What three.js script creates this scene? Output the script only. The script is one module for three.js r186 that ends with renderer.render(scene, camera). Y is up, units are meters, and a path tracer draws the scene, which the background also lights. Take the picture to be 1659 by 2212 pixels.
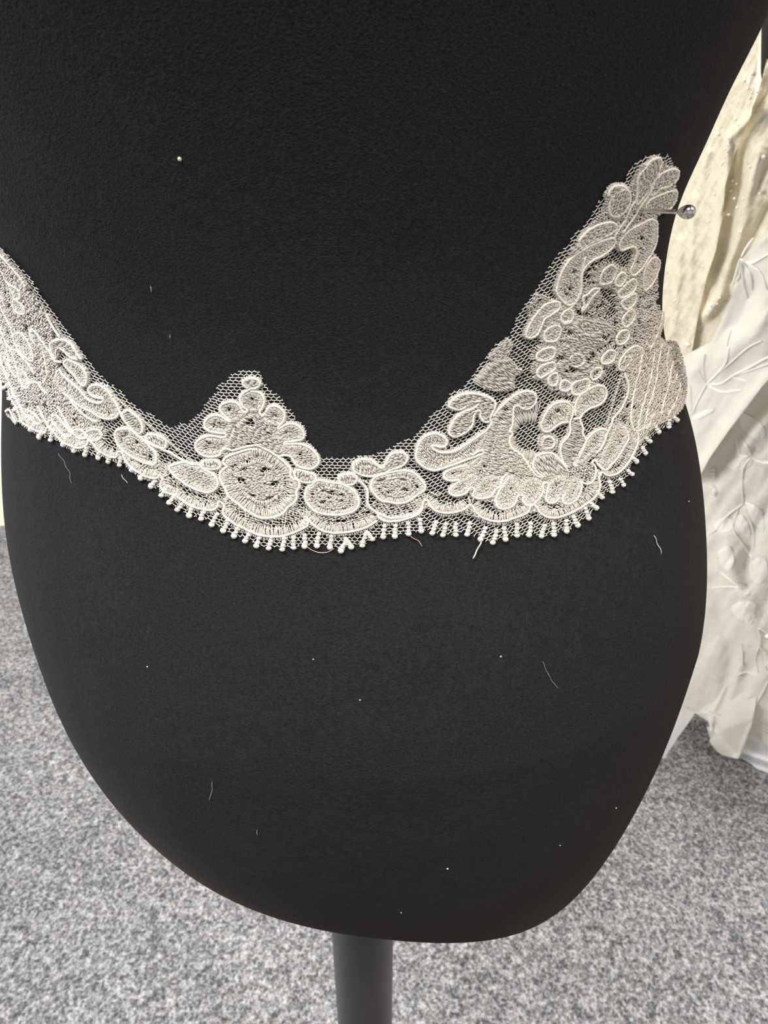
import * as THREE from 'three';
import { mergeGeometries } from 'three/addons/utils/BufferGeometryUtils.js';
import { RectAreaLightUniformsLib } from 'three/addons/lights/RectAreaLightUniformsLib.js';
import { RoundedBoxGeometry } from 'three/addons/geometries/RoundedBoxGeometry.js';
import { ImprovedNoise } from 'three/addons/math/ImprovedNoise.js';
import { MeshBVH } from 'three-mesh-bvh';

// ------------------------------------------------------------------ camera, light, exposure
const W = 1659, H = 2212, FOCAL = 1475;                 // the photograph's frame and its focal length in pixels
const EYE = new THREE.Vector3(0.0152, 1.10, 0.30), PITCH = THREE.MathUtils.degToRad(30);
const scene = new THREE.Scene();
scene.background = new THREE.Color(0x000000);
const camera = new THREE.PerspectiveCamera(2 * THREE.MathUtils.radToDeg(Math.atan(H / 2 / FOCAL)), W / H, 0.01, 30);
camera.position.copy(EYE);
camera.rotation.set(-PITCH, 0, 0);
camera.focus = 0.262; camera.userData.fStop = 22;          // a phone's small lens, focused on the lace
const renderer = new THREE.WebGLRenderer({ antialias: true });
renderer.toneMapping = THREE.LinearToneMapping;
renderer.toneMappingExposure = 1.19;
renderer.shadowMap.enabled = true;
RectAreaLightUniformsLib.init();
// unseen ceiling panels, the downlight added to light the dress: centre x, z, width, depth, brightness
const PANELS = [[0.05, -0.20, 0.3, 0.3, 280, 'small square ceiling downlight over the gap between the two dress forms'], [-0.6, 0.75, 0.6, 0.6, 34, 'square ceiling light panel to the front left of the lace'], [1.25, 0.7, 0.6, 0.6, 23, 'warm square ceiling light panel to the front right', [1, 0.87, 0.74]]];
const PANEL_COLOUR = new THREE.Color().setRGB(1.0, 0.99, 0.975);
const CEILING = 2.65;
const ADDED_WINDOW = { z: -0.35, w: 1.3, h: 1.5, L: 6.6, colour: new THREE.Color().setRGB(0.96, 0.98, 1.0) };  // unseen glowing window, added to brighten the dress and the left lace

// ------------------------------------------------------------------ helpers
let seed = 7;
const rnd = () => { seed = (seed * 1664525 + 1013904223) >>> 0; return seed / 4294967296; };
const jit = (a) => (rnd() * 2 - 1) * a;
const noise = new ImprovedNoise();
const V = (x, y, z) => new THREE.Vector3(x, y, z);
const { sin, cos, abs, min, max, floor, PI, sqrt, hypot } = Math;
const used = {};
const numbered = (n) => { const k = used[n] = (used[n] ?? -1) + 1; return k ? n + '_' + String(k).padStart(3, '0') : n; };
function shade(o) { o.castShadow = o.receiveShadow = true; return o; }
function tag(o, label, category, group) { o.userData.label = label; if (category) o.userData.category = category; if (group) o.userData.group = group; return o; }
function group(name, at, label, category, set) { const g = new THREE.Group(); g.name = numbered(name); g.position.copy(at); scene.add(g); return tag(g, label, category, set); }
function part(name, geometry, material, parent) {        // geometry given in world coordinates, stored in the parent's
  const m = shade(new THREE.Mesh(geometry, material)); m.name = name; parent.add(m);
  return m;
}
function structure(name, geometry, material) { const m = shade(new THREE.Mesh(geometry, material)); m.name = name; m.userData.kind = 'structure'; scene.add(m); return m; }
const MAT = (o) => new THREE.MeshPhysicalMaterial({ side: THREE.DoubleSide, ...o });
function texture(n, paint, repeat, srgb) {
  const d = new Uint8Array(n * n * 4);
  for (let y = 0, o = 0; y < n; y++) for (let x = 0; x < n; x++, o += 4) { const c = paint(x, y); d[o] = c[0]; d[o + 1] = c[1]; d[o + 2] = c[2]; d[o + 3] = 255; }
  const t = new THREE.DataTexture(d, n, n); t.wrapS = t.wrapT = THREE.RepeatWrapping; t.magFilter = THREE.LinearFilter; t.minFilter = THREE.LinearMipmapLinearFilter; t.generateMipmaps = true;
  t.repeat.set(repeat, repeat); if (srgb) t.colorSpace = THREE.SRGBColorSpace; t.needsUpdate = true;
  return t;
}
function cells(n, rounds) {                               // tileable soft noise in 0..1
  const f = new Float32Array(n * n);
  for (const [k, a] of rounds) {
    const g = Float32Array.from({ length: k * k }, () => rnd());
    for (let y = 0; y < n; y++) for (let x = 0; x < n; x++) {
      const u = x / n * k, v = y / n * k, i = floor(u), j = floor(v), s = u - i, t = v - j, S = s * s * (3 - 2 * s), T = t * t * (3 - 2 * t), at = (p, q) => g[(q % k) * k + p % k];
      f[y * n + x] += a * ((at(i, j) * (1 - S) + at(i + 1, j) * S) * (1 - T) + (at(i, j + 1) * (1 - S) + at(i + 1, j + 1) * S) * T);
    }
  }
  return f;
}
// a growing triangle soup; tubes of few sides are threads
class Soup {
  constructor() { this.p = []; this.i = []; this.n = 0; }
  tube(points, radius, up, sides = 4, flat = 1, taper = false) {
    const N = points.length, tan = V(), side = V(), nor = V();
    const base = this.n;
    for (let k = 0; k < N; k++) {
      tan.copy(points[min(k + 1, N - 1)]).sub(points[max(k - 1, 0)]).normalize();
      nor.copy(Array.isArray(up) ? up[k] : up); side.crossVectors(tan, nor).normalize(); nor.crossVectors(side, tan).normalize();
      const r = (typeof radius === 'function' ? radius(k) : radius) * (taper && (k === 0 || k === N - 1) ? 0.35 : 1);
      for (let s = 0; s < sides; s++) {
        const a = (s + 0.5) / sides * 2 * PI, c = cos(a) * r, d = sin(a) * r * flat;
        this.p.push(points[k].x + side.x * c + nor.x * d, points[k].y + side.y * c + nor.y * d, points[k].z + side.z * c + nor.z * d);
      }
      this.n += sides;
      if (k) for (let s = 0; s < sides; s++) {
        const a = base + (k - 1) * sides + s, b = base + (k - 1) * sides + (s + 1) % sides;
        this.i.push(a, b, b + sides, a, b + sides, a + sides);
      }
    }
    for (let s = 1; s < sides - 1; s++) { this.i.push(base, base + s + 1, base + s); const e = base + (N - 1) * sides; this.i.push(e, e + s, e + s + 1); }
  }
  blob(at, r, nor, flat = 0.8, seg = 7) {
    const g = new THREE.SphereGeometry(1, seg, max(4, seg - 2)); const q = new THREE.Quaternion().setFromUnitVectors(V(0, 1, 0), nor);
    g.scale(r, r * flat, r).applyQuaternion(q).translate(at.x, at.y, at.z); this.add(g);
  }
  add(g) { const a = g.attributes.position; for (let k = 0; k < a.count; k++) this.p.push(a.getX(k), a.getY(k), a.getZ(k)); for (const k of g.index.array) this.i.push(k + this.n); this.n += a.count; }
  geometry(origin) {
    const g = new THREE.BufferGeometry(); g.setAttribute('position', new THREE.Float32BufferAttribute(this.p, 3)); g.setIndex(this.i);
    if (origin) g.translate(-origin.x, -origin.y, -origin.z);
    g.computeVertexNormals(); return g;
  }
}
// sight lines of the photograph, and where a world point falls in it
const CP = cos(PITCH), SP = sin(PITCH);
function sight(px, py) { const x = px - (W - 1) / 2, y = (H - 1) / 2 + 0.5 - py; return V(x, CP * y - SP * FOCAL, -CP * FOCAL - SP * y).normalize(); }
function ahead(px, py, forward) { const d = sight(px, py); return d.multiplyScalar(forward / -d.z).add(EYE); }   // the point of a sight line at a horizontal distance
function project(v) { const x = v.x - EYE.x, y = v.y - EYE.y, z = v.z - EYE.z, fw = -z * CP - y * SP; return [829.5 + FOCAL * x / fw, 1106 - FOCAL * (y * CP - z * SP) / fw]; }
function inside(poly, x, y) {
  let c = false;
  for (let i = 0, j = poly.length - 1; i < poly.length; j = i++) { const [a, b] = poly[i], [d, e] = poly[j]; if ((b > y) !== (e > y) && x < (d - a) * (y - b) / (e - b) + a) c = !c; }
  return c;
}
const pairs = (list) => { const r = []; for (let i = 0; i < list.length; i += 2) r.push([list[i], list[i + 1]]); return r; };
function smooth(pts, closed, step) {                       // evenly spaced points on a rounded path through pts
  const c = new THREE.CatmullRomCurve3(pts.map(([x, y]) => V(x, y, 0)), closed, 'centripetal');
  const n = max(3, Math.round(c.getLength() / step)), r = c.getSpacedPoints(n).map((v) => [v.x, v.y]);
  if (closed) r.pop();
  return r;
}
function distanceTo(path, x, y) {
  let best = 1e9;
  for (let i = 1; i < path.length; i++) {
    const [a, b] = path[i - 1], [c, d] = path[i], u = c - a, w = d - b, t = max(0, min(1, ((x - a) * u + (y - b) * w) / (u * u + w * w || 1)));
    best = min(best, hypot(x - a - t * u, y - b - t * w));
  }
  return best;
}

// ------------------------------------------------------------------ the room
const SIDE = 2.6, BACK = -1.52, FRONT = 2.6;
const carpetMap = (() => {
  const n = 1024, a = cells(n, [[512, 0.55], [256, 0.6], [128, 0.3], [16, 0.10]]), b = cells(n, [[256, 1]]);
  const colour = texture(n, (x, y) => {
    const v = a[y * n + x] / 1.55, k = 58 + 102 * max(0, min(1, (v - 0.22) * 1.75)), t = (b[y * n + x] - 0.5) * 6;
    return [k + t * 0.5, k, k + 2 - t * 0.5];
  }, 1 / 0.9, true);
  const relief = texture(n, (x, y) => { const v = max(0, min(255, 255 * (a[y * n + x] / 1.55 - 0.1) * 1.25)); return [v, v, v]; }, 1 / 0.9);
  return { colour, relief };
})();
function slab(x0, x1, y0, y1, z0, z1) {                    // a box whose uv run in metres
  const g = new THREE.BoxGeometry(x1 - x0, y1 - y0, z1 - z0); g.translate((x0 + x1) / 2, (y0 + y1) / 2, (z0 + z1) / 2);
  const p = g.attributes.position, n = g.attributes.normal, u = g.attributes.uv;
  for (let i = 0; i < p.count; i++) { const X = p.getX(i), Y = p.getY(i), Z = p.getZ(i); abs(n.getY(i)) > 0.5 ? u.setXY(i, X, Z) : abs(n.getX(i)) > 0.5 ? u.setXY(i, Z, Y) : u.setXY(i, X, Y); }
  return g;
}
const carpet = MAT({ map: carpetMap.colour, bumpMap: carpetMap.relief, bumpScale: 0.003, roughness: 1, specularIntensity: 0.1 });
const paint = MAT({ color: new THREE.Color().setRGB(0.74, 0.68, 0.54), roughness: 0.9 });
const white = MAT({ color: new THREE.Color().setRGB(0.44, 0.44, 0.44), roughness: 0.9 });
structure('floor', slab(-SIDE, SIDE, -0.1, 0, BACK, FRONT), carpet);
structure('ceiling', slab(-SIDE, SIDE, CEILING, CEILING + 0.1, BACK, FRONT), white);
structure('wall_back', slab(-SIDE - 0.1, SIDE + 0.1, -0.1, CEILING + 0.1, BACK - 0.1, BACK), paint);
structure('wall_front', slab(-SIDE - 0.1, SIDE + 0.1, -0.1, CEILING + 0.1, FRONT, FRONT + 0.1), white);
structure('wall_left', slab(-SIDE - 0.1, -SIDE, -0.1, CEILING + 0.1, BACK, FRONT), white);
// an unseen frosted window added to the left wall to whiten dress and lace
{
  const g = new THREE.Group(); g.name = 'added_window_1'; g.userData.kind = 'structure'; g.position.set(-SIDE, 0.3, ADDED_WINDOW.z); scene.add(g);
  const { w, h } = ADDED_WINDOW, bar = (y0, y1, z0, z1) => new THREE.BoxGeometry(0.05, y1 - y0, z1 - z0).translate(0.025, (y0 + y1) / 2, (z0 + z1) / 2);
  part('added_window_frame', mergeGeometries([bar(-0.06, 0, -w / 2 - 0.06, w / 2 + 0.06), bar(h, h + 0.06, -w / 2 - 0.06, w / 2 + 0.06), bar(0, h, -w / 2 - 0.06, -w / 2), bar(0, h, w / 2, w / 2 + 0.06)]), MAT({ color: 0xd8d8d4, roughness: 0.5 }), g);
  part('added_glow_pane', new THREE.BoxGeometry(0.008, h, w).translate(0.012, h / 2, 0), MAT({ color: 0xffffff, emissive: ADDED_WINDOW.colour, emissiveIntensity: 1.5, roughness: 0.5 }), g);
  const l = new THREE.RectAreaLight(ADDED_WINDOW.colour, ADDED_WINDOW.L, w, h); l.position.set(-SIDE + 0.03, 0.3 + h / 2, ADDED_WINDOW.z); l.rotation.y = -PI / 2; l.name = 'added_window_light'; scene.add(l);
}
structure('wall_right', slab(SIDE, SIDE + 0.1, -0.1, CEILING + 0.1, BACK, FRONT), white);
const glow = MAT({ color: 0xffffff, emissive: PANEL_COLOUR, emissiveIntensity: 1.2, roughness: 0.6 });
const frameMetal = MAT({ color: 0xe8e8e6, roughness: 0.5 });
for (const [x, z, w, d, L, label, tint] of PANELS) {
  const colour = tint ? new THREE.Color().setRGB(...tint) : PANEL_COLOUR;
  const g = group('ceiling_light', V(x, CEILING, z), label, 'light');
  part('frame', mergeGeometries([[w + 0.04, 0.02, 0, d / 2 + 0.01], [w + 0.04, 0.02, 0, -d / 2 - 0.01], [0.02, d, w / 2 + 0.01, 0], [0.02, d, -w / 2 - 0.01, 0]].map(([a, b, p, q]) => new THREE.BoxGeometry(a, 0.03, b).translate(p, -0.015, q))), frameMetal, g);
  part('diffuser', new THREE.BoxGeometry(w, 0.012, d).translate(0, -0.01, 0), tint ? MAT({ color: 0xffffff, emissive: colour, emissiveIntensity: 1.2, roughness: 0.6 }) : glow, g);
  const l = new THREE.RectAreaLight(colour, L, w, d); l.position.set(x, CEILING - 0.035, z); l.rotation.x = -PI / 2; l.name = 'panel_light'; scene.add(l);
}

// ------------------------------------------------------------------ the dress form
function spline(ys, vs) {                                  // natural cubic through falling ys
  const n = ys.length, h = [], u = [0], m = [0], M = new Array(n).fill(0);
  for (let i = 0; i < n - 1; i++) h[i] = ys[i + 1] - ys[i];
  for (let i = 1; i < n - 1; i++) {
    const b = 6 * ((vs[i + 1] - vs[i]) / h[i] - (vs[i] - vs[i - 1]) / h[i - 1]), p = 2 * (h[i - 1] + h[i]) - h[i - 1] * u[i - 1];
    u[i] = h[i] / p; m[i] = (b - h[i - 1] * m[i - 1]) / p;
  }
  for (let i = n - 2; i > 0; i--) M[i] = m[i] - u[i] * M[i + 1];
  return (y) => {
    let k = 0; while (k < n - 2 && y < ys[k + 1]) k++;
    const t = y - ys[k];
    return vs[k] + t * ((vs[k + 1] - vs[k]) / h[k] - h[k] * (2 * M[k] + M[k + 1]) / 6) + t * t * M[k] / 2 + t * t * t * (M[k + 1] - M[k]) / (6 * h[k]);
  };
}
const LEVELS = [1.62, 1.56, 1.50, 1.42, 1.33, 1.24, 1.18, 1.13, 1.08, 1.037, 0.99, 0.94], HIP = 0.885;
const RIGHT = [0.056, 0.062, 0.150, 0.188, 0.202, 0.1864, 0.1572, 0.1467, 0.136, 0.1285, 0.1498, 0.1664, 0.1753], LEFT = [0.056, 0.062, 0.150, 0.188, 0.202, 0.188, 0.1881, 0.1657, 0.1528, 0.1443, 0.153, 0.1615, 0.1587], FORE = [0.056, 0.060, 0.080, 0.125, 0.158, 0.142, 0.118, 0.0985, 0.0865, 0.0815, 0.0870, 0.1090, 0.1281];
const UNDER_R = [1, 0.9823, 0.948, 0.9283, 0.9202, 0.9494], UNDER_L = [1, 0.98, 0.9909, 1.1304, 1.1629, 0.9906], UNDER_F = [1, 1.0405, 1.031, 0.9569, 0.8513, 0.682];
const DROP = 0.197, SHIFT = 0.0521, PUSH = 0.0234, TILT = -0.6751;
const PHIS = [0, 18, 36, 52, 66, 78].map((a) => a * PI / 180), fall = (f) => max(0, cos(f)) ** 0.55;
const upper = (list, under) => spline([...LEVELS, HIP, HIP - DROP * sin(PHIS[1]), HIP - DROP * sin(PHIS[2])], [...list, list[12] * fall(PHIS[1]) * under[1], list[12] * fall(PHIS[2]) * under[2]]);
const lower = (under) => { const s = spline([...PHIS, PI / 2].map((x) => -x), [...under, under[5]]); return (f) => s(-f); };
const uR = upper(RIGHT, UNDER_R), uL = upper(LEFT, UNDER_L), uF = upper(FORE, UNDER_F), lR = lower(UNDER_R), lL = lower(UNDER_L), lF = lower(UNDER_F);
const TOP = 1.62, REAR = spline([1.62, 1.56, 1.50, 1.42, 1.30, 0.885], [0.056, 0.062, 0.085, 0.102, 0.105, 0.105]), RINGS = 60;
const SIDE_TRIM = spline([1.62, 1.33, 1.18, 1.125, 1.108, 1.09, 1.071, 1.057, 1.04, 1.02, 1.0, 0.94, 0.885], [0, 0, -0.0035, -0.0038, -0.0048, -0.0029, -0.0025, -0.0012, 0.0007, 0.0004, 0, 0.0005, 0]);                                          // 0..60 top to hip, 60..100 hip to the closed bottom
function ring(q) {
  if (q <= RINGS) {
    const y = TOP + (HIP - TOP) * q / RINGS;
    return { y, R: uR(y) + SIDE_TRIM(y) - 0.0042 * Math.exp(-(((y - 1.083) / 0.017) ** 2) / 2), L: uL(y), F: uF(y), B: REAR(y), s: 0 };
  }
  const f = (q - RINGS) / 40 * PI / 2, c = q >= 100 ? 0 : fall(f);
  return { y: HIP - DROP * sin(f), R: RIGHT[12] * c * lR(f), L: LEFT[12] * c * lL(f), F: FORE[12] * c * lF(f), B: 0.105 * c, s: 1 - cos(f) };
}
const E2 = 2 / 2.25, bend = (c) => Math.sign(c) * abs(c) ** E2;
function onForm(q, th, r = ring(q)) {
  const C = bend(cos(th)), S = bend(sin(th)), x = (C > 0 ? r.R : r.L) * C, z = (S > 0 ? r.F : r.B) * S;
  return V(x + SHIFT * r.s, r.y + TILT * r.s * x, z + PUSH * r.s);
}
const formGeometry = (() => {
  const nq = 320, nt = 240, p = [], uv = [], idx = [];
  for (let i = 0; i <= nq; i++) { const q = i / nq * 100, r = ring(q); for (let j = 0; j <= nt; j++) { const v = onForm(q, PI / 2 - j / nt * 2 * PI, r); p.push(v.x, v.y, v.z); uv.push(j / nt * 0.95, v.y * 1.15); } }
  for (let i = 0; i < nq; i++) for (let j = 0; j < nt; j++) { const a = i * (nt + 1) + j, b = a + nt + 1; idx.push(a, b, a + 1, a + 1, b, b + 1); }
  const g = new THREE.BufferGeometry(); g.setAttribute('position', new THREE.Float32BufferAttribute(p, 3)); g.setAttribute('uv', new THREE.Float32BufferAttribute(uv, 2)); g.setIndex(idx); g.computeVertexNormals();
  const n = g.attributes.normal;                           // close the seam
  for (let i = 0; i <= nq; i++) { const a = i * (nt + 1), b = a + nt; const s = V(n.getX(a) + n.getX(b), n.getY(a) + n.getY(b), n.getZ(a) + n.getZ(b)).normalize(); n.setXYZ(a, s.x, s.y, s.z); n.setXYZ(b, s.x, s.y, s.z); }
  return g;
})();
const bvh = new MeshBVH(formGeometry.clone());
const bvhIndex = bvh.geometry.index.array, fp = formGeometry.attributes.position, fn = formGeometry.attributes.normal;
function hitForm(px, py) {
  const ray = new THREE.Ray(EYE, sight(px, py)), h = bvh.raycastFirst(ray, THREE.DoubleSide);
  if (!h) return null;
  const [a, b, c] = [0, 1, 2].map((k) => bvhIndex[h.faceIndex * 3 + k]), at = (A, i) => V(A.getX(i), A.getY(i), A.getZ(i));
  const w = THREE.Triangle.getBarycoord(h.point, at(fp, a), at(fp, b), at(fp, c), V());
  const n = at(fn, a).multiplyScalar(w.x).addScaledVector(at(fn, b), w.y).addScaledVector(at(fn, c), w.z).normalize();
  return { p: h.point, n };
}
const velvetMap = (() => {
  const n = 1024, a = cells(n, [[512, 1.0], [256, 0.35], [64, 0.15], [8, 0.1]]);
  return { relief: texture(n, (x, y) => { const v = max(0, min(255, 255 * a[y * n + x] / 1.6)); return [v, v, v]; }, 6), colour: texture(n, (x, y) => { const v = 29 + 22 * a[y * n + x] / 1.6; return [v - 0.5, v, v + 2]; }, 6, true) };
})();
const velvet = MAT({ map: velvetMap.colour, bumpMap: velvetMap.relief, bumpScale: 0.00022, roughness: 1, specularIntensity: 0.15, sheen: 0.6, sheenColor: new THREE.Color().setRGB(0.085, 0.068, 0.055), sheenRoughness: 0.6 });
const darkMetal = MAT({ color: new THREE.Color().setRGB(0.036, 0.035, 0.038), roughness: 0.35, metalness: 0, specularIntensity: 1 });
const form = group('dress_form', V(0, 0, 0), 'black velvet-covered female dress form torso on a dark grey metal pole', 'dress form');
part('torso', formGeometry, velvet, form);
const lathe = (pts, seg = 48) => new THREE.LatheGeometry(pts.map(([r, y]) => new THREE.Vector2(r, y)), seg);
part('neck_cap', lathe([[0, TOP - 0.01], [0.057, TOP - 0.01], [0.058, TOP + 0.004], [0.05, TOP + 0.012], [0.018, TOP + 0.016], [0.016, TOP + 0.03], [0.01, TOP + 0.04], [0, TOP + 0.042]]), MAT({ color: new THREE.Color().setRGB(0.03, 0.03, 0.03), roughness: 0.4 }), form);
const POLE_X = -0.002;
part('pole', lathe([[0, 0.74], [0.0245, 0.74], [0.0245, 0.02], [0, 0.02]]).translate(POLE_X, 0, -0.005), darkMetal, form);
part('base_plate', lathe([[0, 0], [0.16, 0], [0.165, 0.004], [0.162, 0.012], [0.15, 0.018], [0.03, 0.024], [0.028, 0.05], [0, 0.05]], 64).translate(POLE_X, 0.0, -0.005), darkMetal, form);

// ------------------------------------------------------------------ the lace trim
// Paths were read off enlargements of the photograph: [left, top, pixels of the photograph per pixel of the enlargement].
const Z1 = [0, 500, 0.2532], Z2 = [340, 780, 0.2532], Z3 = [640, 900, 0.2532], Z4 = [880, 780, 0.2532], Z5 = [1020, 620, 0.2893], Z6 = [1100, 320, 0.2532], Z7 = [0, 520, 0.14467], Z8 = [0, 740, 0.14467];
const px = ([ox, oy, k], list) => pairs(list).map(([x, y]) => [ox + x * k, oy + y * k]);
const OUT = 0.0008;
const cache = new Map();
function spot(x, y) {                                      // the form's skin under a pixel, and its outward normal; past the edge the lace stands off flat
  const key = Math.round(x * 2) + ',' + Math.round(y * 2);
  let r = cache.get(key);
  if (!r) {
    r = hitForm(x, y);
    const lim = r ? r.n.dot(sight(x, y)) : 0;
    if (!r || lim > -0.12) {                               // keep clear of the grazing rim
      let d = 0, c = null;
      for (d = 2; d < 90; d += 2) { c = hitForm(x + (x > 800 ? -d : d), y); if (c && c.n.dot(sight(x, y)) < -0.12) break; }
      if (c) { const t = c.p.distanceTo(EYE) * (1 + 0.0004 * d); r = { p: sight(x, y).multiplyScalar(t).add(EYE), n: c.n }; }
      else r = { p: sight(x, y).multiplyScalar(0.3).add(EYE), n: V(0, 0, 1) };
    }
    cache.set(key, r);
  }
  return r;
}
const lift = (x, y, h) => { const s = spot(x, y); return s.p.clone().addScaledVector(s.n, h); };

const edgeTop = [...px(Z1, [0, 140, 60, 180, 150, 280, 260, 400, 350, 540, 440, 660, 500, 750, 600, 870, 660, 950, 720, 1050, 820, 1190, 930, 1290, 1030, 1360, 1100, 1440, 1200, 1520, 1290, 1560, 1390, 1620]),
  ...px(Z2, [30, 530, 110, 570, 200, 545, 290, 510, 370, 430, 430, 350, 490, 250, 560, 170, 640, 110, 740, 70, 850, 70, 885, 110, 900, 190, 1000, 270, 1060, 320, 1110, 390, 1170, 460, 1200, 510, 1260, 560, 1270, 640, 1290, 690, 1370, 790, 1385, 830, 1430, 830]),
  ...px(Z3, [270, 345, 400, 350, 520, 340, 640, 330, 740, 300, 850, 240, 960, 190, 1030, 140, 1100, 60]), ...px(Z4, [170, 510, 260, 410, 320, 350, 380, 280, 410, 250, 450, 240, 490, 200, 560, 120]),
  ...px(Z5, [120, 500, 170, 430, 260, 370, 290, 370, 310, 290, 340, 220, 380, 150]), ...px(Z6, [60, 1460, 120, 1370, 190, 1260, 260, 1160, 320, 1040, 390, 940, 450, 870, 510, 820, 540, 740, 620, 670, 700, 590, 725, 520, 760, 460, 810, 400, 830, 350, 890, 290, 930, 310, 990, 270, 1020, 190, 1080, 120, 1180, 60, 1250, 70, 1275, 40])];
const edgeRight = [...px(Z6, [1290, 70, 1350, 60, 1400, 120, 1440, 200, 1440, 280, 1400, 330, 1390, 400, 1360, 480, 1310, 540, 1260, 600, 1240, 660, 1230, 740, 1220, 830, 1200, 880, 1240, 950, 1245, 1040, 1240, 1090, 1275, 1180, 1250, 1230, 1220, 1320, 1280, 1370, 1270, 1440, 1250, 1520, 1275, 1600]), [1436, 738], [1446, 760], [1456, 785], [1465, 812], [1474, 846], [1473, 872]];
const edgeLow = [...px(Z5, [1520, 970, 1490, 1030, 1400, 1060, 1310, 1150, 1280, 1230, 1200, 1310, 1170, 1400, 1090, 1490, 1000, 1540, 960, 1560]), ...px(Z4, [1560, 1310, 1480, 1360, 1390, 1430, 1290, 1460, 1170, 1490, 1060, 1475, 920, 1480, 830, 1510, 740, 1540, 680, 1530, 620, 1510, 540, 1480, 450, 1470, 320, 1480, 220, 1460, 130, 1440]),
  ...px(Z3, [940, 1000, 800, 1020, 660, 1030, 600, 1090, 500, 1080, 420, 1140, 330, 1110, 260, 1105, 150, 1090]), ...px(Z2, [1200, 1580, 1100, 1600, 1000, 1590, 900, 1580, 800, 1550, 720, 1510, 600, 1450, 480, 1390, 360, 1330, 240, 1300, 170, 1250, 100, 1190, 40, 1130]),
  ...px(Z1, [1200, 2090, 1100, 2000, 960, 1970, 850, 1920, 720, 1890, 620, 1850, 500, 1780, 380, 1760, 300, 1700, 220, 1640, 170, 1560, 130, 1470, 90, 1400, 50, 1310, 10, 1260])];
const outline = [...edgeTop, ...edgeRight, ...edgeLow, [-30, 800], [-30, 510]];

// what the photograph shows as open net inside the worked cloth
const windows = [px(Z4, [900, 130, 960, 210, 1060, 140, 1110, 150, 1180, 200, 1290, 260, 1400, 290, 1390, 340, 1250, 340, 1120, 440, 1000, 460, 900, 480, 905, 420, 1000, 410, 1090, 320, 1060, 260, 960, 240, 900, 230]), px(Z4, [1010, 610, 1100, 590, 1130, 640, 1090, 690, 1100, 760, 1040, 700]), px(Z4, [180, 970, 250, 950, 290, 1000, 260, 1080, 170, 1080]),
  px(Z4, [200, 1150, 330, 1150, 480, 1190, 440, 1215, 250, 1205]), px(Z4, [570, 1190, 700, 1200, 760, 1250, 880, 1240, 800, 1280, 640, 1260]), px(Z4, [1090, 1210, 1190, 1210, 1280, 1210, 1220, 1240, 1130, 1230]), px(Z4, [350, 650, 430, 680, 540, 630, 640, 520, 700, 520, 640, 590, 500, 680, 400, 740, 300, 740]),
  px(Z5, [290, 370, 400, 370, 470, 400, 420, 560, 430, 640, 340, 600, 260, 510, 300, 440]), px(Z5, [640, 310, 700, 290, 750, 340, 680, 380, 630, 380]), px(Z5, [750, 180, 830, 90, 920, 60, 900, 110, 830, 220, 760, 210]), px(Z5, [930, 80, 1020, 40, 1060, 80, 1050, 180, 1000, 230, 970, 200, 1010, 110]), px(Z5, [1190, 80, 1230, 80, 1220, 160, 1185, 160]), px(Z5, [940, 370, 1010, 330, 1020, 360, 970, 400]),
  px(Z5, [600, 490, 690, 510, 620, 580, 600, 570]), px(Z5, [840, 540, 880, 475, 905, 510, 850, 575]), px(Z5, [650, 630, 740, 570, 790, 620, 740, 650]), px(Z5, [860, 690, 940, 590, 1040, 580, 1110, 630, 1010, 710, 930, 740]), px(Z5, [950, 910, 1010, 820, 1020, 860, 970, 950]), px(Z5, [1160, 1340, 1200, 1300, 1200, 1340, 1160, 1390]),
  px(Z6, [870, 840, 960, 860, 1030, 840, 1000, 960, 940, 1020, 880, 1000, 800, 960, 700, 1000, 640, 1060, 690, 1070, 650, 1130, 600, 1130, 600, 1070, 680, 980, 800, 910]), px(Z6, [560, 1390, 620, 1270, 700, 1230, 760, 1190, 850, 1190, 900, 1260, 890, 1370, 840, 1450, 820, 1430, 870, 1320, 800, 1270, 740, 1240, 690, 1330, 600, 1430]), px(Z6, [1040, 1330, 1080, 1240, 1100, 1320, 1060, 1390]),
  px(Z1, [530, 1150, 580, 1190, 700, 1310, 770, 1330, 760, 1370, 640, 1280, 560, 1210]), px(Z1, [900, 1690, 980, 1640, 1010, 1700, 1010, 1810, 960, 1830, 890, 1780]), px(Z1, [920, 1610, 1020, 1590, 1070, 1620, 1010, 1680]), px(Z1, [230, 790, 270, 790, 300, 960, 270, 900]), px(Z1, [290, 1190, 330, 1230, 300, 1260]), px(Z1, [1060, 1580, 1100, 1660, 1060, 1660]),
  px(Z2, [750, 540, 800, 480, 860, 540, 800, 560]), px(Z2, [920, 610, 960, 590, 980, 610, 930, 640]), px(Z2, [560, 760, 640, 760, 600, 800]), px(Z2, [1090, 800, 1150, 830, 1120, 850]), px(Z2, [150, 1040, 260, 1080, 380, 1130, 480, 1170, 400, 1170, 250, 1110]), px(Z2, [600, 1250, 680, 1290, 820, 1370, 1000, 1390, 1190, 1360, 1100, 1410, 900, 1410, 720, 1330]),
  px(Z3, [210, 870, 300, 880, 400, 875, 530, 850, 440, 890, 300, 905]), px(Z3, [0, 640, 60, 640, 80, 760, 0, 770]), px(Z3, [520, 560, 580, 580, 600, 650, 560, 700, 520, 620]), px(Z3, [620, 640, 680, 710, 640, 740]), px(Z3, [550, 820, 640, 790, 620, 830])];
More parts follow.
